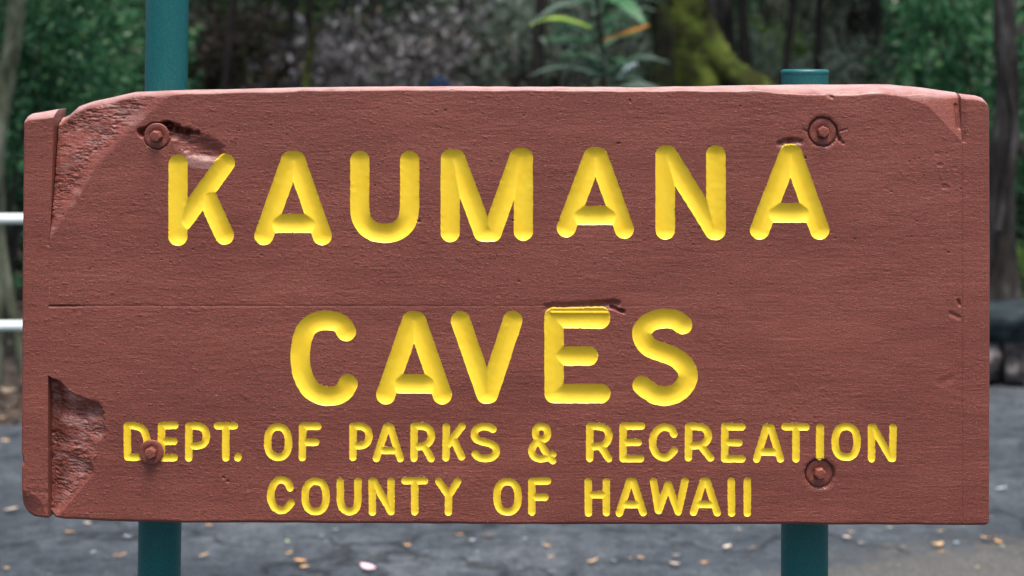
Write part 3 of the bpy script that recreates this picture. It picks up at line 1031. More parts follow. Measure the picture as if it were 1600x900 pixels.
def tree_proto(name, h, r0, mat, lmat, seed, crown_z, nclump=46, per=120, leaf=0.13, wob=0.18, limbs=7, low=0.45, lean=0.0, crown_r=1.7):
    rs = np.random.default_rng(seed)
    root = link(name, None)
    n = 26
    ts = np.linspace(0, 1, n)
    ph = rs.uniform(0, 6, 4)
    cx = lean * ts * h + wob * (np.sin(ts * 5 + ph[0]) - math.sin(ph[0])) * ts ** 0.5
    cy = wob * (np.sin(ts * 4 + ph[1]) - math.sin(ph[1])) * ts ** 0.5
    rad = r0 * (1 - 0.72 * ts) * (1 + 0.8 * np.exp(-ts * h / 0.28))
    parts = [tube(list(zip(cx, cy, ts * h - 0.1)), list(rad), 14, jitter=0.05, seed=seed)]
    tips = []
    for k in range(limbs):
        t0 = low + (1 - low) * (k + rs.uniform(0, 0.8)) / limbs
        i = min(n - 1, int(t0 * (n - 1)))
        a = rs.uniform(0, 6.28); ln = crown_r * rs.uniform(0.6, 1.1)
        p0 = Vector((cx[i], cy[i], ts[i] * h))
        pts = [p0 + Vector((math.cos(a) * ln * t, math.sin(a) * ln * t, ln * 0.55 * t ** 1.4 + 0.05 * math.sin(9 * t + k))) for t in np.linspace(0, 1, 8)]
        parts.append(tube(pts, list(np.linspace(rad[i] * 0.55, 0.012, 8)), 7, jitter=0.05, seed=seed + k))
        tips += [pts[-1], pts[5], pts[3]]
    tips.append(Vector((cx[-1], cy[-1], h)))
    v, f = join(parts)
    link('trunk', np_mesh('trunk', v, f), root, [mat])
    cs = []
    for k in range(nclump):
        t_ = tips[k % len(tips)]
        cs.append((t_.x + rs.normal() * 0.45, t_.y + rs.normal() * 0.45, max(crown_z, t_.z + rs.normal() * 0.35)))
    P, Dr = clumps(np.array(cs), rs.uniform(0.25, 0.55, nclump), per, rs, 0.6)
    v, f = leaves(P, Dr, leaf, leaf * 0.5, rs=rs)
    link('crown', np_mesh('crown', v, f, False), root, [lmat])
    return root


# ---- forest trees
G_TREES = 'trees of the forest behind the sign'
KINDS = [
    (tree_proto('forest_tree', 7.5, 0.11, M_DARKBARK, L_DEEP, 1, 4.4, per=34), 'slender dark trunked tree deep in the forest behind the sign'),
    (tree_proto('forest_tree', 8.5, 0.17, M_BARK, L_MID, 2, 4.8, wob=0.25, per=34), 'grey trunked leafy tree deep in the forest behind the sign'),
    (tree_proto('forest_tree', 6.5, 0.05, M_DARKBARK, L_GRGREEN, 3, 4.4, per=30, wob=0.3, crown_r=1.2, low=0.6), 'thin wavy sapling with greyish leaves deep in the forest'),
]
for p_, lab in KINDS:
    tag(p_, lab, 'tree', G_TREES)


def place(proto_lab, x, y, s=1.0, first=set()):
    p_, lab = proto_lab
    loc = (x, y, float(terrain_z(np.array(x), np.array(y))) - 0.02)
    rz = random.uniform(0, 6.28)
    if p_.name not in first:
        first.add(p_.name)
        p_.location = loc; p_.rotation_euler = (0, 0, rz); p_.scale = (s, s, s)
        return p_
    return copy_tree(p_, loc, rz, s)


rt = random.Random(5)
spots = []
for k in range(80):
    for _ in range(30):
        y = rt.uniform(17, 40); x = rt.uniform(-0.6 * y - 1.5, 0.6 * y + 1.5)
        if all((x - a) ** 2 + (y - b) ** 2 > 1.7 ** 2 for a, b in spots):
            spots.append((x, y)); break
for k, (x, y) in enumerate(spots):
    place(KINDS[k % 3], x, y, rt.uniform(0.85, 1.2))

for k in range(34):        # unseen trees added behind the viewer to block low sky light
    a_ = R(-100 + 200 * (k + 0.5) / 34 + rt.uniform(-2, 2)); d_ = rt.uniform(11, 15) if k % 2 else rt.uniform(15, 19)
    place(KINDS[k % 3], math.sin(a_) * d_, -math.cos(a_) * d_ + 2, rt.uniform(1.1, 1.45))

for k, cx_ in enumerate((318, 352, 405, 436, 585, 640, 690, 772, 1128, 1215, 1262, 1330, 1368, 1425, 1478, 1512, 200, 160, -40, 1640, 1720)):
    D2 = rt.uniform(13.8, 19)
    p_, lab = KINDS[(k * 2) % 3 if k % 3 else 2]
    o_ = copy_tree(p_, ((cx_ - 800) * D2 / F, D2, float(terrain_z(np.array((cx_ - 800) * D2 / F), np.array(D2))) - 0.02), rt.uniform(0, 6.28), rt.uniform(0.95, 1.15))
# ---- undergrowth shrubs, one kind of colour per zone of the forest edge
SH = {
    'deep': (shrub_proto('shrub', L_DEEP, 2.2, 2.0, 40, 80, 0.10, 0.05, 11), 'dense deep green shrub in the forest undergrowth'),
    'mid': (shrub_proto('shrub', L_MID, 2.0, 1.9, 34, 70, 0.11, 0.05, 12), 'mid green shrub in the forest undergrowth'),
    'grey': (shrub_proto('shrub', L_GREY, 2.0, 2.2, 40, 75, 0.12, 0.05, 13), 'greyish withered thicket in the forest undergrowth'),
    'grgreen': (shrub_proto('shrub', L_GRGREEN, 2.2, 2.0, 36, 75, 0.11, 0.05, 14), 'dull grey green shrub in the forest undergrowth'),
    'brown': (shrub_proto('shrub', L_BROWN, 2.0, 2.0, 34, 70, 0.12, 0.05, 15), 'dark brown thicket in the forest undergrowth'),
    'bright': (shrub_proto('shrub', L_BRIGHT, 1.6, 1.4, 24, 55, 0.11, 0.055, 16), 'light green shrub in the forest undergrowth'),
}
for k_, (p_, lab) in SH.items():
    tag(p_, lab, 'shrub', 'shrubs of the undergrowth')
# (photo column range, kinds)
ZONES = [(-900, -600, ['deep', 'mid']), (-600, -250, ['deep', 'brown', 'grgreen']), (-250, 200, ['deep', 'deep', 'brown']), (200, 400, ['brown', 'grgreen', 'mid', 'deep']),
         (400, 540, ['grgreen', 'grey', 'mid', 'bright']), (540, 790, ['grey', 'grey', 'brown', 'grey', 'grgreen']),
         (790, 1000, ['grgreen', 'grgreen', 'grey', 'deep']), (1000, 1130, ['deep', 'mid']),
         (1130, 1290, ['grgreen', 'bright', 'bright', 'grgreen']), (1290, 1420, ['deep', 'grgreen', 'brown']),
         (1420, 1540, ['brown', 'brown', 'deep']), (1540, 1850, ['deep', 'deep', 'mid']), (1850, 2200, ['deep', 'mid', 'grgreen']), (2200, 2700, ['deep', 'mid'])]
for zi, (x0, x1, kinds) in enumerate(ZONES):
    wz = (x1 - x0) / 100 * (0.55 if x0 < -260 or x0 > 1840 else 1)
    for row, (D_, ht) in enumerate([(15.3, 1.02), (18.0, 1.25), (22.5, 1.2), (27, 1.3), (32, 1.4)]):
        m = max(1, int(round(wz * D_ / 30 + 0.5)))
        for k in range(m):
            cx_ = x0 + (x1 - x0) * (k + rt.uniform(0.2, 0.8)) / m
            D2 = D_ + rt.uniform(-1.2, 1.2)
            place(SH[rt.choice(kinds)], (cx_ - 800) * D2 / F, D2, ht * rt.uniform(0.8, 1.15))

# leaf litter carpeting the forest floor and the verge on the left
n = 26000
lxp = rng.uniform(-13, 13, n); lyp = rng.uniform(7.0, 34, n) 
keep = (lyp > np.interp(lxp, [-22, -4, -2.35, -1.9, -1.2, 0.5, 3, 22], [6.6, 6.9, 7.15, 7.3, 9.8, 12.8, 13.2, 13.0]) - 0.25)
lxp, lyp = lxp[keep], lyp[keep]
P = np.stack([lxp, lyp, terrain_z(lxp, lyp) + 0.02 + rng.uniform(0, 0.04, len(lxp))], -1)
Dr = rng.normal(size=(len(lxp), 3)) * np.array([1, 1, 0.35])
v, f = leaves(P, Dr, 0.1, 0.055)
L_LIT = leafmat('litter_leaf', [(0, (0.04, 0.025, 0.015)), (0.5, (0.12, 0.08, 0.05)), (0.8, (0.26, 0.2, 0.15)), (1, (0.45, 0.36, 0.28))], 0.7, 0.1)
lit = link('leaf_litter', np_mesh('leaf_litter', v, f, False), None, [L_LIT])
tag(lit, 'brown and pale fallen leaves covering the forest floor', 'leaf litter', kind='stuff')

# ---- the named trees of the forest edge


def hero_tree(name, pts, rads, mat, label, crown=None, lmat=None, extra=(), n=18, jit=0.05, seed=0):
    base = Vector(pts[0])
    base.z = max(0, float(terrain_z(np.array(base.x), np.array(base.y))))
    root = link(name, None, loc=base)
    tag(root, label, 'tree')
    def dense(pts, rads):
        P = catmull([tuple(Vector(p) - base) for p in pts], 8)
        t = np.linspace(0, len(rads) - 1, len(P))
        return [tuple(p) for p in P], list(np.interp(t, range(len(rads)), rads))
    p, r_ = dense(pts, rads)
    parts = [tube(p, r_, n, jitter=jit, seed=seed)]
    for ep, er in extra:
        p, r_ = dense(ep, er)
        parts.append(tube(p, r_, 12, jitter=jit, seed=seed + 3))
    v, f = join(parts)
    link('trunk', np_mesh('trunk', v, f), root, [mat])
    if crown:
        rs = np.random.default_rng(seed + 50)
        cs, cr, per, lf, lwd = crown
        P, Dr = clumps(np.array([tuple(Vector(c_) - base) for c_ in cs]), cr, per, rs, 0.85)
        v, f = leaves(P, Dr, lf, lwd, rs=rs)
        link('crown', np_mesh('crown', v, f, False), root, [lmat])
    return root


def rcl(x0, x1, y0, y1, D, dd, n, seed):
    rs = random.Random(seed)
    return [tuple(px(rs.uniform(x0, x1), rs.uniform(y0, y1), D + rs.uniform(-dd, dd))) for _ in range(n)]


# pale trunk and its second stem at the left edge
D_ = 8.0
b0 = gnd(-75, 610); 
hero_tree('pale_tree', [tuple(px(-20, 640, D_)), tuple(px(-12, 420, D_)), tuple(px(-8, 250, D_)), tuple(px(8, 130, D_)), tuple(px(22, 50, D_)), tuple(px(32, -60, D_)), tuple(px(60, -420, D_)), tuple(px(90, -900, D_))],
          [0.085, 0.06, 0.052, 0.05, 0.045, 0.045, 0.04, 0.02], M_PALEBARK,
          'pale mossy trunked tree at the left edge above the white fence',
          (rcl(-150, 260, -1000, -450, D_ + 0.3, 0.9, 24, 3), [0.3] * 24, 80, 0.09, 0.045), L_DEEP,
          extra=[([tuple(px(52, 640, D_)), tuple(px(30, 545, D_)), tuple(px(14, 460, D_)), tuple(px(2, 380, D_)), tuple(px(-8, 260, D_))], [0.035, 0.03, 0.027, 0.025, 0.02])], seed=2)

# leafy green bush beside it
cs = rcl(-40, 150, -60, 240, 9.0, 0.45, 46, 8) + rcl(-60, 175, 40, 170, 9.0, 0.4, 20, 9) + rcl(-90, 60, 150, 560, 9.1, 0.3, 12, 10) + rcl(-120, 120, -420, -60, 9.1, 0.4, 24, 12)
bush = link('leafy_bush', None, loc=(-2.95, 9.0, 0))
tag(bush, 'glossy deep green leafy bush left of the tall teal post', 'bush')
rs = np.random.default_rng(77)
P, Dr = clumps(np.array([tuple(Vector(c_) - bush.location) for c_ in cs]), [0.16] * len(cs), 62, rs, 0.9)
v, f = leaves(P, Dr, 0.062, 0.036, rs=rs)
link('foliage', np_mesh('foliage', v, f, False), bush, [L_DEEP])
st = []
for k in range(9):
    c_ = Vector(cs[k * 9]) - bush.location
    st.append(tube([(c_.x * t ** 1.4, c_.y * t, c_.z * t) for t in np.linspace(0, 1, 7)], list(np.linspace(0.022, 0.006, 7)), 7, jitter=0.04, seed=k))
v, f = join(st)
link('stem', np_mesh('stem', v, f), bush, [M_BARK])

# thin mossy trunk
D_ = 12.2
hero_tree('mossy_sapling', [tuple(gnd(470, HOR + CAM_Z * F / D_)), tuple(px(474, 220, D_)), tuple(px(479, 120, D_)), tuple(px(487, 60, D_)), tuple(px(482, 10, D_)), tuple(px(488, -150, D_)), tuple(px(478, -700, D_))],
          [0.04, 0.032, 0.028, 0.026, 0.026, 0.024, 0.012], M_MOSS, 'thin wavy mossy trunk between the tall teal post and the middle',
          (rcl(380, 600, -900, -450, D_, 0.8, 24, 13), [0.3] * 24, 90, 0.1, 0.05), L_MID, seed=4)
# thin dark trunks
D_ = 15.0
hero_tree('dark_sapling', [tuple(px(716, HOR + CAM_Z * F / D_, D_)), tuple(px(720, 200, D_)), tuple(px(716, 60, D_)), tuple(px(722, -30, D_)), tuple(px(712, -700, D_))],
          [0.06, 0.04, 0.035, 0.033, 0.015], M_DARKBARK, 'thin dark trunk rising behind the middle of the board',
          (rcl(600, 820, -1100, -700, D_, 0.9, 12, 14), [0.3] * 12, 50, 0.12, 0.055), L_GRGREEN, seed=5)
D_ = 14.0
hero_tree('dark_tree', [tuple(px(838, HOR + CAM_Z * F / D_, D_)), tuple(px(842, 200, D_)), tuple(px(840, 60, D_)), tuple(px(846, -30, D_)), tuple(px(850, -700, D_))],
          [0.09, 0.062, 0.05, 0.047, 0.02], M_DARKBARK, 'dark straight trunk just left of the arching ti fronds',
          (rcl(740, 960, -1100, -700, D_, 0.9, 12, 15), [0.3] * 12, 50, 0.12, 0.055), L_MID, seed=6)
D_ = 15.2
hero_tree('brown_sapling', [tuple(px(1160, HOR + CAM_Z * F / D_, D_)), tuple(px(1166, 140, D_)), tuple(px(1163, 60, D_)), tuple(px(1160, -60, D_)), tuple(px(1172, -700, D_))],
          [0.09, 0.062, 0.058, 0.045, 0.02], M_DARKBARK, 'dark brown trunk just right of the big mossy tree',
          (rcl(1060, 1280, -900, -350, D_, 0.9, 24, 16), [0.35] * 24, 90, 0.12, 0.055), L_MID, seed=8)
# trunk at the right edge
D_ = 9.6
hero_tree('rough_trunk_tree', [tuple(px(1560, HOR + CAM_Z * F / D_, D_)), tuple(px(1564, 380, D_)), tuple(px(1566, 250, D_)), tuple(px(1574, 130, D_)), tuple(px(1570, 20, D_)), tuple(px(1578, -150, D_)), tuple(px(1590, -800, D_))],
          [0.15, 0.085, 0.078, 0.07, 0.066, 0.062, 0.03], M_BARK, 'dark rough trunk rising right beside the board',
          (rcl(1480, 1760, -900, -330, D_, 0.9, 30, 17), [0.35] * 30, 100, 0.1, 0.05), L_DEEP,
          extra=[([tuple(px(1574, 120, D_ - .08)), tuple(px(1586, 210, D_ - .1)), tuple(px(1572, 300, D_ - .1)), tuple(px(1560, 360, D_ - .1))], [0.012, 0.022, 0.026, 0.02]),
                 ([tuple(px(1572, 60, D_)), tuple(px(1600, 40, D_)), tuple(px(1650, -40, D_))], [0.03, 0.022, 0.015]),
                 ([tuple(px(1584, 190, D_)), tuple(px(1598, 240, D_)), tuple(px(1640, 300, D_))], [0.02, 0.022, 0.02])], seed=9)
place(SH['deep'], 3.55, 11.0, 0.62)
place(SH['deep'], 3.95, 12.6, 1.1)
place(SH['bright'], 3.42, 10.6, 0.28)
place(SH['deep'], 4.7, 11.6, 1.0)

# big mossy tree: leaning trunk with a buttress sweeping right
D_ = 13.0
g = HOR + CAM_Z * F / D_
mossy = hero_tree('mossy_tree', [tuple(px(1080, g, D_)), tuple(px(1082, 250, D_)), tuple(px(1078, 130, D_)), tuple(px(1068, 50, D_)), tuple(px(1062, -20, D_)), tuple(px(1050, -150, D_)), tuple(px(1020, -500, D_)), tuple(px(1010, -900, D_))],
          [0.46, 0.36, 0.30, 0.26, 0.235, 0.21, 0.14, 0.07], M_MOSS, 'big leaning mossy trunk flaring toward the short teal post',
          (rcl(850, 1300, -1000, -480, D_, 1.2, 30, 18), [0.45] * 30, 80, 0.12, 0.06), L_MID,
          extra=[([tuple(px(1085, 20, D_ - .05)), tuple(px(1108, 75, D_ - .1)), tuple(px(1140, 118, D_ - .15)), tuple(px(1195, 160, D_ - .2)), tuple(px(1260, 240, D_ - .2)), tuple(px(1310, g, D_ - .2))], [0.12, 0.14, 0.15, 0.16, 0.18, 0.24]),
                 ([tuple(px(1090, -30, D_)), tuple(px(1115, -90, D_)), tuple(px(1200, -300, D_))], [0.10, 0.09, 0.05])], n=26, jit=0.07, seed=10)

v, f = tube([tuple(px(a, b, D_ - .32) - mossy.location) for a, b in ((1040, g), (1036, 260), (1032, 140), (1038, 70), (1030, 0), (1022, -120), (1010, -260))], [0.17, 0.12, 0.10, 0.085, 0.07, 0.05, 0.02], 14, jitter=0.08, seed=4)
link('hollow_shade', np_mesh('hollow_shade', v, f), mossy, [M_SHADEMOSS])  # added dark stem standing in for the shaded hollow left of the trunk

# ---- ti plant with strap leaves between dark trunk and mossy tree
D_ = 11.2
tp = px(950, HOR + CAM_Z * F / D_, D_); tp.z = 0
ti = link('ti_plant', None, loc=tp)
tag(ti, 'green ti plant with arching strap leaves left of the mossy tree', 'plant')
v, f = tube([tuple(px(a, b, D_) - tp) for a, b in ((950, g + 60), (948, 300), (946, 180), (944, 100), (938, 40), (930, -10))], [0.03, 0.026, 0.024, 0.022, 0.02, 0.014], 12, jitter=0.05)
link('stem', np_mesh('stem', v, f), ti, [M_DARKBARK])


def blade(p0, p1, p2, wdt, D, mat, lab=None, dd=0.0):
    """arched strap leaf through three photo points"""
    a, b, c_ = px(*p0, D), px(*p1, D - dd * 0.5), px(*p2, D - dd)
    n = 14
    vs, fs = [], []
    for i in range(n):
        t = i / (n - 1)
        q_ = a * (1 - t) ** 2 + b * 2 * t * (1 - t) + c_ * t * t
        tg = ((b - a) * (1 - t) + (c_ - b) * t).normalized()
        s_ = tg.cross(Vector((0, -0.75, 0.65))).normalized()
        w_ = wdt * (math.sin(math.pi * min(1, t * 0.9 + 0.1)) ** 0.6) * 0.5 + 0.002
        up_ = s_.cross(tg).normalized() * 0.18 * w_
        for s in (-1, 0, 1):
            vs.append(q_ - tp + s_ * s * w_ + (up_ * 1.0 if s else up_ * -1))
    for i in range(n - 1):
        for s in (0, 1):
            k = i * 3 + s
            fs.append((k, k + 1, k + 4, k + 3))
    o_ = link('leaf', np_mesh('leaf', np.array([tuple(v) for v in vs]), np.array(fs)), ti, [mat])
    if lab: o_['label'] = lab
    return o_


M_TI = simple('ti_leaf', [(0.3, (0.015, 0.075, 0.025)), (0.7, (0.035, 0.14, 0.045))], 6, 0.6)
M_TID = simple('ti_leaf_dark', [(0.3, (0.006, 0.035, 0.018)), (0.7, (0.016, 0.075, 0.035))], 6, 0.6)
M_TIY = simple('ti_leaf_yellow', [(0.3, (0.16, 0.3, 0.02)), (0.7, (0.3, 0.42, 0.05))], 6, 0.4)
M_TIO = simple('ti_leaf_orange', [(0.3, (0.36, 0.13, 0.01)), (0.7, (0.5, 0.24, 0.03))], 6, 0.5)
M_TIP = simple('ti_leaf_pale', [(0.3, (0.35, 0.42, 0.42)), (0.7, (0.5, 0.56, 0.55))], 6, 0.4)  # white-grey leaf colour
blade((938, 10), (885, -18), (832, 38), 0.032, D_, M_TID, dd=0.3)
blade((925, 45), (868, 14), (828, 40), 0.03, D_ - .1, M_TIY, 'yellowing arching leaf', 0.2)
blade((944, 62), (978, 52), (1016, 38), 0.035, D_ - .2, M_TIO, 'orange dying leaf', 0.2)
blade((966, 122), (978, 102), (996, 99), 0.035, D_ - .2, M_TIP, 'pale white-grey leaf', 0.1)
rb_ = random.Random(21)
for k in range(70):
    a_ = R(rb_.uniform(5, 175)); ln_ = rb_.uniform(45, 120)
    x0_, y0_ = 941 + rb_.uniform(-4, 6), rb_.uniform(-40, 130)
    mx_, my_ = x0_ + math.cos(a_) * ln_ * .55, y0_ - math.sin(a_) * ln_ * .75
    ex_, ey_ = x0_ + math.cos(a_) * ln_ * 1.0, y0_ - math.sin(a_) * ln_ * .55 + rb_.uniform(0, 22)
    blade((x0_, y0_), (mx_, my_), (ex_, ey_), rb_.uniform(0.014, 0.03), D_ + rb_.uniform(-.1, .25), M_TI if rb_.random() < .35 else M_TID, dd=rb_.uniform(-.4, .5))
for k in range(4):
    blade((944, 30 - 8 * k), (962 + 6 * k, -18), (984 + 8 * k, 22 + 6 * k), 0.07, D_ - .15, M_TI, dd=0.4)
for k in range(9):
    a_ = k * 0.9
    blade((945, 150 + k * 30), (945 + 60 * math.cos(a_), 110 + k * 30), (945 + 110 * math.cos(a_), 160 + k * 30), 0.05, D_, M_TI if k % 2 else M_TID, dd=0.5 * math.sin(a_))

# small low green plants peeking round the mossy tree
place(SH['bright'], px(1030, 140, 12.0).x, 12.0, 0.75)
place(SH['bright'], px(960, 140, 13.6).x, 13.6, 0.85)
place(SH['bright'], px(1215, 140, 17.5).x, 17.5, 1.1)
place(SH['deep'], px(160, 140, 13.0).x, 13.0, 0.9)
place(SH['deep'], px(60, 140, 11.0).x, 11.5, 1.0)
place(SH['deep'], px(-60, 140, 11.0).x, 10.8, 0.9)
place(SH['bright'], -2.7, 9.6, 0.42)

# ------------------------------------------------------------------ person behind the sign (only the cap shows)
M_SKIN = simple('skin', [(0.3, (0.42, 0.24, 0.17)), (0.7, (0.5, 0.3, 0.22))], 8, 0.5)
M_CAPB = simple('navy_cloth', [(0.3, (0.006, 0.014, 0.035)), (0.7, (0.015, 0.03, 0.06))], 60, 1.0)
M_SHIRT = simple('grey_cloth', [(0.3, (0.09, 0.1, 0.11)), (0.7, (0.15, 0.16, 0.17))], 60, 0.85)
M_TROU = simple('dark_cloth', [(0.3, (0.02, 0.022, 0.03)), (0.7, (0.045, 0.048, 0.06))], 60, 0.85)
M_HAIR = simple('dark_hair', [(0.3, (0.01, 0.008, 0.006)), (0.7, (0.03, 0.022, 0.018))], 60, 0.6)
PDIST = 13.4
ptop = px(686, 119, PDIST)
HP = ptop.z
person = link('person', None, loc=(ptop.x, PDIST, 0))
tag(person, 'person in a dark blue cap whose head just shows over the middle of the board', 'person')


def skin_mesh(name, chains, sub=2):
    """chains: list of [(x,y,z,r),...]; the first vertex of a chain may coincide with an earlier one"""
    verts, radii, edges = [], [], []
    key = {}
    for ch in chains:
        last = None
        for (x_, y_, z_, r_) in ch:
            k_ = (round(x_, 4), round(y_, 4), round(z_, 4))
            if k_ not in key:
                key[k_] = len(verts); verts.append((x_, y_, z_)); radii.append(r_)
            i_ = key[k_]
            if last is not None: edges.append((last, i_))
            last = i_
    me = bpy.data.meshes.new(name)
    me.from_pydata(verts, edges, [])
    ob = bpy.data.objects.new(name, me)
    COL.objects.link(ob)
    sm = ob.modifiers.new('skin', 'SKIN')
    sm.use_smooth_shade = True
    for i_, r_ in enumerate(radii):
        rr_ = r_ if isinstance(r_, tuple) else (r_, r_)
        me.skin_vertices[0].data[i_].radius = rr_
    me.skin_vertices[0].data[0].use_root = True
    ss = ob.modifiers.new('sub', 'SUBSURF'); ss.levels = sub; ss.render_levels = sub
    dg = bpy.context.evaluated_depsgraph_get()
    m2 = bpy.data.meshes.new_from_object(ob.evaluated_get(dg))
    bpy.data.objects.remove(ob)
    for p in m2.polygons: p.use_smooth = True
    return m2


s = HP / 1.70
body = [[(0, 0, .93, (.15, .105)), (0, 0, 1.05, (.135, .09)), (0, 0.005, 1.2, (.15, .1)), (0, 0.01, 1.35, (.155, .095)), (0, 0.01, 1.43, (.08, .06)), (0, 0, 1.49, (.052, .055)), (0, -.01, 1.55, (.068, .085)), (0, -.012, 1.62, (.073, .092)), (0, -.005, 1.67, (.05, .07))]]
for sx in (-1, 1):
    body.append([(0, 0, .93, .12), (sx * .085, 0, .86, .085), (sx * .095, -.01, .66, .07), (sx * .10, -.015, .48, .052), (sx * .10, .0, .28, .05), (sx * .10, .02, .09, .036), (sx * .105, -.03, .04, .035), (sx * .115, -.12, .03, .03)])
    body.append([(0, 0.01, 1.35, .1), (sx * .15, .012, 1.37, .052), (sx * .195, .02, 1.25, .045), (sx * .215, .02, 1.08, .037), (sx * .22, -.02, .92, .030), (sx * .222, -.04, .83, .022), (sx * .222, -.05, .79, (.016, .034)), (sx * .222, -.055, .755, (.014, .036))])
me = skin_mesh('body', body)
me.transform(Matrix.Scale(s, 4))
me.materials.append(M_SKIN); me.materials.append(M_SHIRT); me.materials.append(M_TROU)
for p in me.polygons:
    c_ = p.center / s
    if c_.z < 0.95 and abs(c_.x) < 0.19: p.material_index = 2
    elif c_.z < 1.44 and not (abs(c_.x) > 0.18 and c_.z < 1.17): p.material_index = 1
bod = link('body', me, person)
for sx in (-1, 1):
    for k in range(5):
        if k < 4:
            yy = -.085 + k * .018; ln = (.062, .07, .066, .052)[k]
            ch = [(sx * .222, yy, .745, .0085), (sx * .222, yy - .002, .745 - ln * .5, .008), (sx * .214, yy - .003, .745 - ln, .007)]
        else:
            ch = [(sx * .218, -.085, .80, .010), (sx * .212, -.105, .77, .009), (sx * .208, -.11, .745, .0075)]
        fm = skin_mesh('finger', [ch], 1); fm.transform(Matrix.Scale(s, 4))
        link('finger', fm, bod, [M_SKIN])
# cap: crown and brim, brim facing the camera side
bm = bmesh.new()
bmesh.ops.create_uvsphere(bm, u_segments=28, v_segments=16, radius=0.107)
bmesh.ops.delete(bm, geom=[v for v in bm.verts if v.co.z < -0.02], context='VERTS')
for v in bm.verts:
    v.co.x *= 0.93; v.co.y *= 1.08; v.co.z *= 0.98
cp = link('cap', bm_mesh('cap', bm), person, [M_CAPB], loc=(0, -0.008 * s, HP - 0.105))
bm = bmesh.new()
n = 14
top_, low_ = [], []
for i in range(n + 1):
    a = math.pi * (i / n)
    inn = Vector((0.098 * math.cos(a), -0.108 * math.sin(a) * 0.96, -0.018))
    out = Vector((0.10 * math.cos(a), -0.108 - 0.085 * math.sin(a) ** 0.7, -0.018 - 0.02 * math.sin(a) + 0.006 * math.cos(a) ** 2)) if 0 < i < n else inn + Vector((0, -0.02, 0))
    top_.append((bm.verts.new(inn), bm.verts.new(out)))
    low_.append((bm.verts.new(inn - Vector((0, 0, .004))), bm.verts.new(out - Vector((0, 0, .004)))))
for i in range(n):
    bm.faces.new((top_[i][0], top_[i][1], top_[i + 1][1], top_[i + 1][0]))
    bm.faces.new((low_[i][0], low_[i + 1][0], low_[i + 1][1], low_[i][1]))
    bm.faces.new((top_[i][1], low_[i][1], low_[i + 1][1], top_[i + 1][1]))
bmesh.ops.recalc_face_normals(bm, faces=bm.faces[:])
link('brim', bm_mesh('brim', bm), cp, [M_CAPB])
# face: nose, eyes, ears, hair
for nm, mt, c_, rr_ in (('nose', M_SKIN, (0, -.112, 1.565), (.014, .02, .02)), ('ear', M_SKIN, (-.082, 0, 1.57), (.01, .02, .03)), ('ear', M_SKIN, (.082, 0, 1.57), (.01, .02, .03)),
                        ('eye', M_HAIR, (-.03, -.092, 1.59), (.011, .01, .007)), ('eye', M_HAIR, (.03, -.092, 1.59), (.011, .01, .007)), ('mouth', M_TROU, (0, -.094, 1.528), (.022, .008, .005)),
                        ('hair', M_HAIR, (0, .03, 1.575), (.085, .082, .065))):
    bm = bmesh.new(); bmesh.ops.create_uvsphere(bm, u_segments=14, v_segments=10, radius=1)
    for v in bm.verts: v.co = Vector((v.co.x * rr_[0], v.co.y * rr_[1], v.co.z * rr_[2])) * s
    link(nm, bm_mesh(nm, bm), person, [mt], loc=Vector(c_) * s)

# ------------------------------------------------------------------ fallen leaves on the asphalt
FL = {
    'tan': simple('tan_fallen_leaf', [(0.3, (0.42, 0.24, 0.1)), (0.7, (0.6, 0.38, 0.18))], 30, 0.6),
    'orange': simple('orange_fallen_leaf', [(0.3, (0.5, 0.22, 0.06)), (0.7, (0.68, 0.36, 0.12))], 30, 0.6),
    'pale': simple('pale_fallen_leaf', [(0.3, (0.42, 0.33, 0.25)), (0.7, (0.58, 0.48, 0.38))], 30, 0.6),
    'pink': simple('pink_petal', [(0.3, (0.75, 0.42, 0.48)), (0.7, (0.85, 0.58, 0.62))], 30, 0.6),
    'green': simple('greenish_fallen_leaf', [(0.3, (0.24, 0.3, 0.14)), (0.7, (0.4, 0.46, 0.28))], 30, 0.6),
    'grey': simple('grey_fallen_leaf', [(0.3, (0.3, 0.33, 0.35)), (0.7, (0.42, 0.45, 0.47))], 30, 0.6),
}


def leaf_mesh(seed, mat):
    rs = random.Random(seed)
    n = 9
    vs, fs = [], []
    curl = rs.uniform(0.15, 0.5); bend = rs.uniform(-0.25, 0.25); wid = rs.uniform(0.3, 0.45)
    for i in range(n):
        t = i / (n - 1)
        w_ = wid * math.sin(math.pi * t) ** 0.75 + 0.015
        cx_ = t - 0.5; cy_ = bend * math.sin(math.pi * t)
        z_ = curl * (cx_ ** 2) * 1.2 + 0.03
        for s_ in (-1, -0.5, 0, 0.5, 1):
            vs.append((cx_, cy_ + s_ * w_ * 0.5, z_ + abs(s_) ** 1.5 * curl * 0.35 * w_ + rs.uniform(-.01, .01)))
    for i in range(n - 1):
        for k in range(4):
            a = i * 5 + k
            fs.append((a, a + 1, a + 6, a + 5))
    me = np_mesh('fallen_leaf', np.array(vs), np.array(fs))
    me.materials.append(mat)
    return me


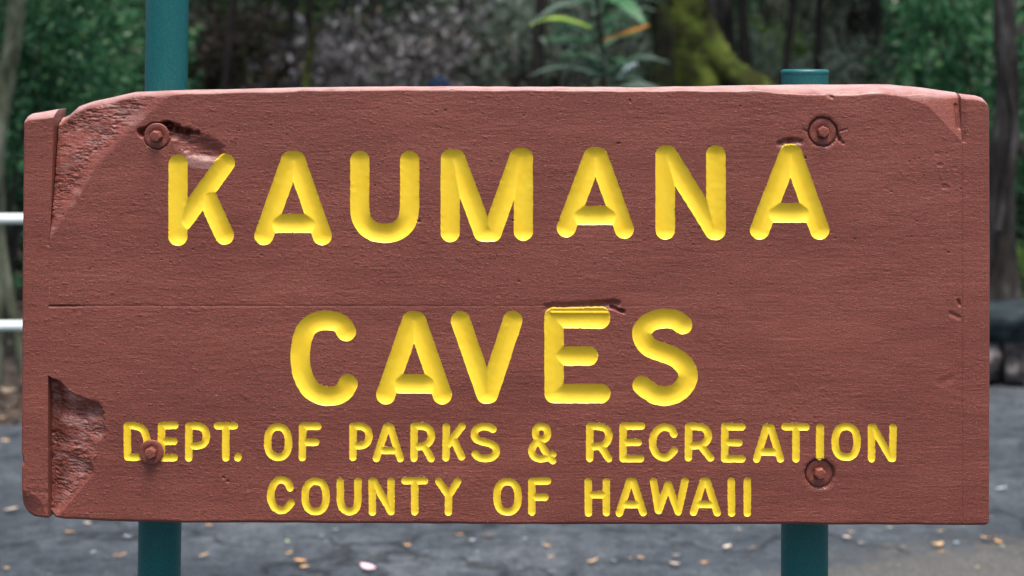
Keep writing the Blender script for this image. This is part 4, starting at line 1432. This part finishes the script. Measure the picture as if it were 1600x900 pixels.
LM = {k_: [leaf_mesh(hash(i) + 31 * j, FL[k_]) for i in range(3)] for j, k_ in enumerate(FL)}
LEAVES = [  # photo column, row, width in photo px, colour, label
    (109, 833, 18, 'orange', 'small orange fallen leaf under the left end of the board'),
    (136, 818, 13, 'pale', 'pale pinkish fallen leaf just under the board near its left end'),
    (184, 869, 18, 'orange', 'orange fallen leaf left of the tall post foot'),
    (194, 867, 10, 'tan', None), (199, 840, 16, 'grey', 'greyish fallen leaf close left of the tall post'),
    (146, 864, 10, 'grey', None), (10, 890, 12, 'tan', 'tan fallen leaf in the bottom left corner'),
    (18, 798, 26, 'pale', 'pale elongated fallen leaf left of the board foot'),
    (24, 730, 11, 'tan', 'tan fallen leaf beside the left end strip'), (8, 690, 14, 'tan', 'tan fallen leaf at the left edge on the asphalt'),
    (15, 640, 16, 'pale', 'pale fallen leaf at the edge of the lot under the fence'), (4, 655, 16, 'tan', None), (27, 632, 10, 'tan', None),
    (78, 899, 10, 'grey', None),
    (320, 869, 19, 'tan', 'tan fallen leaf right of the tall post foot'), (327, 822, 14, 'orange', 'dull orange fallen leaf right of the tall post under the board'),
    (450, 847, 10, 'green', 'greenish fallen leaf beside a crack'), (503, 839, 10, 'grey', None), (525, 829, 11, 'green', None),
    (451, 865, 15, 'tan', None), (469, 878, 22, 'orange', 'orange brown fallen leaf lying in the crack'), (476, 888, 16, 'tan', None),
    (575, 889, 31, 'pink', 'pink petal at the bottom below COUNTY'),
    (718, 837, 14, 'orange', None), (763, 838, 22, 'orange', 'bright orange fallen leaf below the letter Y'), (738, 846, 12, 'grey', None),
    (666, 864, 10, 'grey', None), (746, 863, 8, 'grey', None), (636, 852, 14, 'tan', None),
    (820, 843, 9, 'grey', None), (853, 855, 19, 'tan', 'tan fallen leaf below OF'), (861, 872, 12, 'tan', None), (861, 894, 10, 'grey', None),
    (926, 878, 22, 'tan', 'broad tan fallen leaf below the letter H'), (959, 878, 14, 'grey', None), (1001, 873, 12, 'orange', None),
    (985, 874, 10, 'tan', None), (1057, 869, 14, 'pale', None), (1054, 882, 19, 'pale', 'whitish fallen leaf at the bottom below HAWAII'),
    (1102, 879, 15, 'orange', 'orange fallen leaf at the bottom left of the short post'), (1136, 856, 19, 'pale', 'pale fallen leaf with a shadow left of the short post'),
    (1174, 858, 16, 'tan', None), (1153, 828, 11, 'pale', None), (1124, 850, 10, 'tan', None),
    (1322, 841, 18, 'pale', 'pale fallen leaf right of the short post'), (1329, 832, 11, 'tan', None),
    (1390, 826, 12, 'green', 'greenish fallen leaf just under the board'), (1408, 855, 14, 'pale', None),
    (1470, 832, 13, 'tan', None), (1463, 852, 28, 'tan', 'large tan fallen leaf between the short post and the right edge'), (1470, 862, 12, 'orange', None),
    (1494, 849, 10, 'grey', None), (1545, 843, 30, 'tan', 'large tan fallen leaf under the right corner of the board'), (1560, 846, 15, 'orange', None),
    (1566, 855, 9, 'green', None), (1527, 888, 9, 'green', None), (1549, 809, 10, 'pale', 'pale fallen leaf touching the right end of the board'),
    (1590, 420, 12, 'pale', None), (1588, 632, 8, 'green', None), (1566, 765, 20, 'grey', None), (1345, 850, 10, 'pale', None), (1405, 885, 9, 'grey', None),
]
rl = random.Random(3)
COLNAME = {'tan': 'small tan fallen leaf on the asphalt', 'orange': 'small orange fallen leaf on the asphalt', 'pale': 'small pale fallen leaf on the asphalt',
           'green': 'small greenish fallen leaf on the asphalt', 'grey': 'small greyish fallen leaf on the asphalt', 'pink': 'pink petal on the asphalt'}


def put_leaf(x_, y_, size, colr, lab):
    o_ = bpy.data.objects.new('fallen_leaf', LM[colr][rl.randrange(3)])
    COL.objects.link(o_)
    o_.location = (x_, y_, 0.018)
    o_.scale = (size,) * 3
    o_.rotation_euler = (rl.uniform(-.25, .25), rl.uniform(-.25, .25), rl.uniform(-0.7, 0.7) + (math.pi if rl.random() < .5 else 0))
    tag(o_, lab or COLNAME[colr], 'leaf', 'fallen leaves scattered on the asphalt')


for x_, y_, wpx, colr, lab in LEAVES:
    p = gnd(x_, y_, 0.015)
    put_leaf(p.x, p.y, wpx * p.y / F * 0.95, colr, lab)
for k in range(110):       # the rest of the lot, so that it carries on behind the board
    yy = rl.uniform(5.7, 11.5); xx = rl.uniform(-0.30 * yy, 0.32 * yy)
    if yy > np.interp(xx, [-22, -4, -2.35, -1.9, -1.2, 0.5, 3], [6.6, 6.9, 7.15, 7.3, 9.8, 12.8, 13.2]) - 0.3: continue
    u_ = 800 + xx * F / yy; v_ = HOR + CAM_Z * F / yy
    if not (60 < u_ < 1520 and v_ < 810): continue
    put_leaf(xx, yy, rl.uniform(0.03, 0.06), rl.choice(['tan', 'tan', 'orange', 'pale', 'green', 'grey']), None)
for k in range(40):        # leaves in the near foreground below the picture
    put_leaf(rl.uniform(-2.6, 2.6), rl.uniform(1.2, 4.8), rl.uniform(0.03, 0.055), rl.choice(['tan', 'orange', 'pale', 'green']), None)
print('scene built', len(bpy.data.objects))

# ------------------------------------------------------------------ labels that say where each forest plant stands
BASE = {}
for p_, lab in KINDS: BASE[p_.get('label')] = lab
SHORT = {'slender dark trunked tree deep in the forest behind the sign': 'slender dark trunked tree', 'grey trunked leafy tree deep in the forest behind the sign': 'grey trunked leafy tree',
         'thin wavy sapling with greyish leaves deep in the forest': 'thin wavy sapling', 'dense deep green shrub in the forest undergrowth': 'dense deep green shrub',
         'mid green shrub in the forest undergrowth': 'mid green shrub', 'greyish withered thicket in the forest undergrowth': 'greyish withered thicket',
         'dull grey green shrub in the forest undergrowth': 'dull grey green shrub', 'dark brown thicket in the forest undergrowth': 'dark brown thicket',
         'light green shrub in the forest undergrowth': 'light green shrub'}
PLACES = [(-1e9, 0, 'past the left edge'), (0, 110, 'at the far left'), (110, 225, 'just left of the tall post'), (225, 360, 'just right of the tall post'),
          (360, 480, 'left of the mossy sapling'), (480, 600, 'right of the mossy sapling'), (600, 720, 'above the middle of the board'), (720, 830, 'beside the thin dark trunks'),
          (830, 930, 'left of the ti plant'), (930, 1015, 'behind the ti plant'), (1015, 1130, 'behind the big mossy trunk'), (1130, 1220, 'left of the short post'),
          (1220, 1300, 'above the short post'), (1300, 1400, 'right of the short post'), (1400, 1500, 'above the right bolt corner'), (1500, 1600, 'at the far right'), (1600, 1e9, 'past the right edge')]
for o_ in COL.objects:
    if o_.parent is None and o_.get('label') in SHORT:
        x_, y_ = o_.location.x, o_.location.y
        if y_ < 6:
            o_['label'] = SHORT[o_['label']] + ' added unseen behind the viewpoint, ' + ('west' if x_ < 0 else 'east') + ' side of the clearing'
            continue
        u_ = 800 + x_ * F / y_
        pl = [t for a, b, t in PLACES if a <= u_ < b][0]
        dp = 'front row' if y_ < 16.5 else 'second row' if y_ < 20.5 else 'third row' if y_ < 25 else 'fourth row' if y_ < 30 else 'farthest row'
        o_['label'] = SHORT[o_['label']] + ' ' + pl + ', ' + dp + ' of the forest'

GP = [(-1e9, 0, 'outside the left edge'), (0, 70, 'below the left end strip'), (70, 215, 'left of the tall post'), (215, 400, 'right of the tall post'), (400, 480, 'below the letters CO'),
      (480, 600, 'below the letters UN'), (600, 700, 'below the letters TY'), (700, 790, 'in the gap before OF'), (790, 880, 'below the word OF'), (880, 965, 'below the letter H'),
      (965, 1040, 'below the letters AW'), (1040, 1110, 'below the letters AI'), (1110, 1220, 'left of the short post'), (1220, 1350, 'just right of the short post'),
      (1350, 1430, 'right of the short post'), (1430, 1500, 'toward the right corner'), (1500, 1600, 'at the right corner'), (1600, 1e9, 'outside the right edge')]
for o_ in COL.objects:
    if o_.get('label', '').endswith('leaf on the asphalt'):
        x_, y_ = o_.location.x, o_.location.y
        u_, v_ = 800 + x_ * F / y_, HOR + CAM_Z * F / y_
        pl = [t for a, b, t in GP if a <= u_ < b][0]
        rw = 'in the foreground' if v_ > 900 else 'near the bottom edge' if v_ > 872 else 'midway down' if v_ > 845 else 'close under the board' if v_ > 818 else 'behind the board' if 33 < u_ < 1547 else 'beside the board'
        o_['label'] = o_['label'].replace(' on the asphalt', ' ' + pl + ', ' + rw)
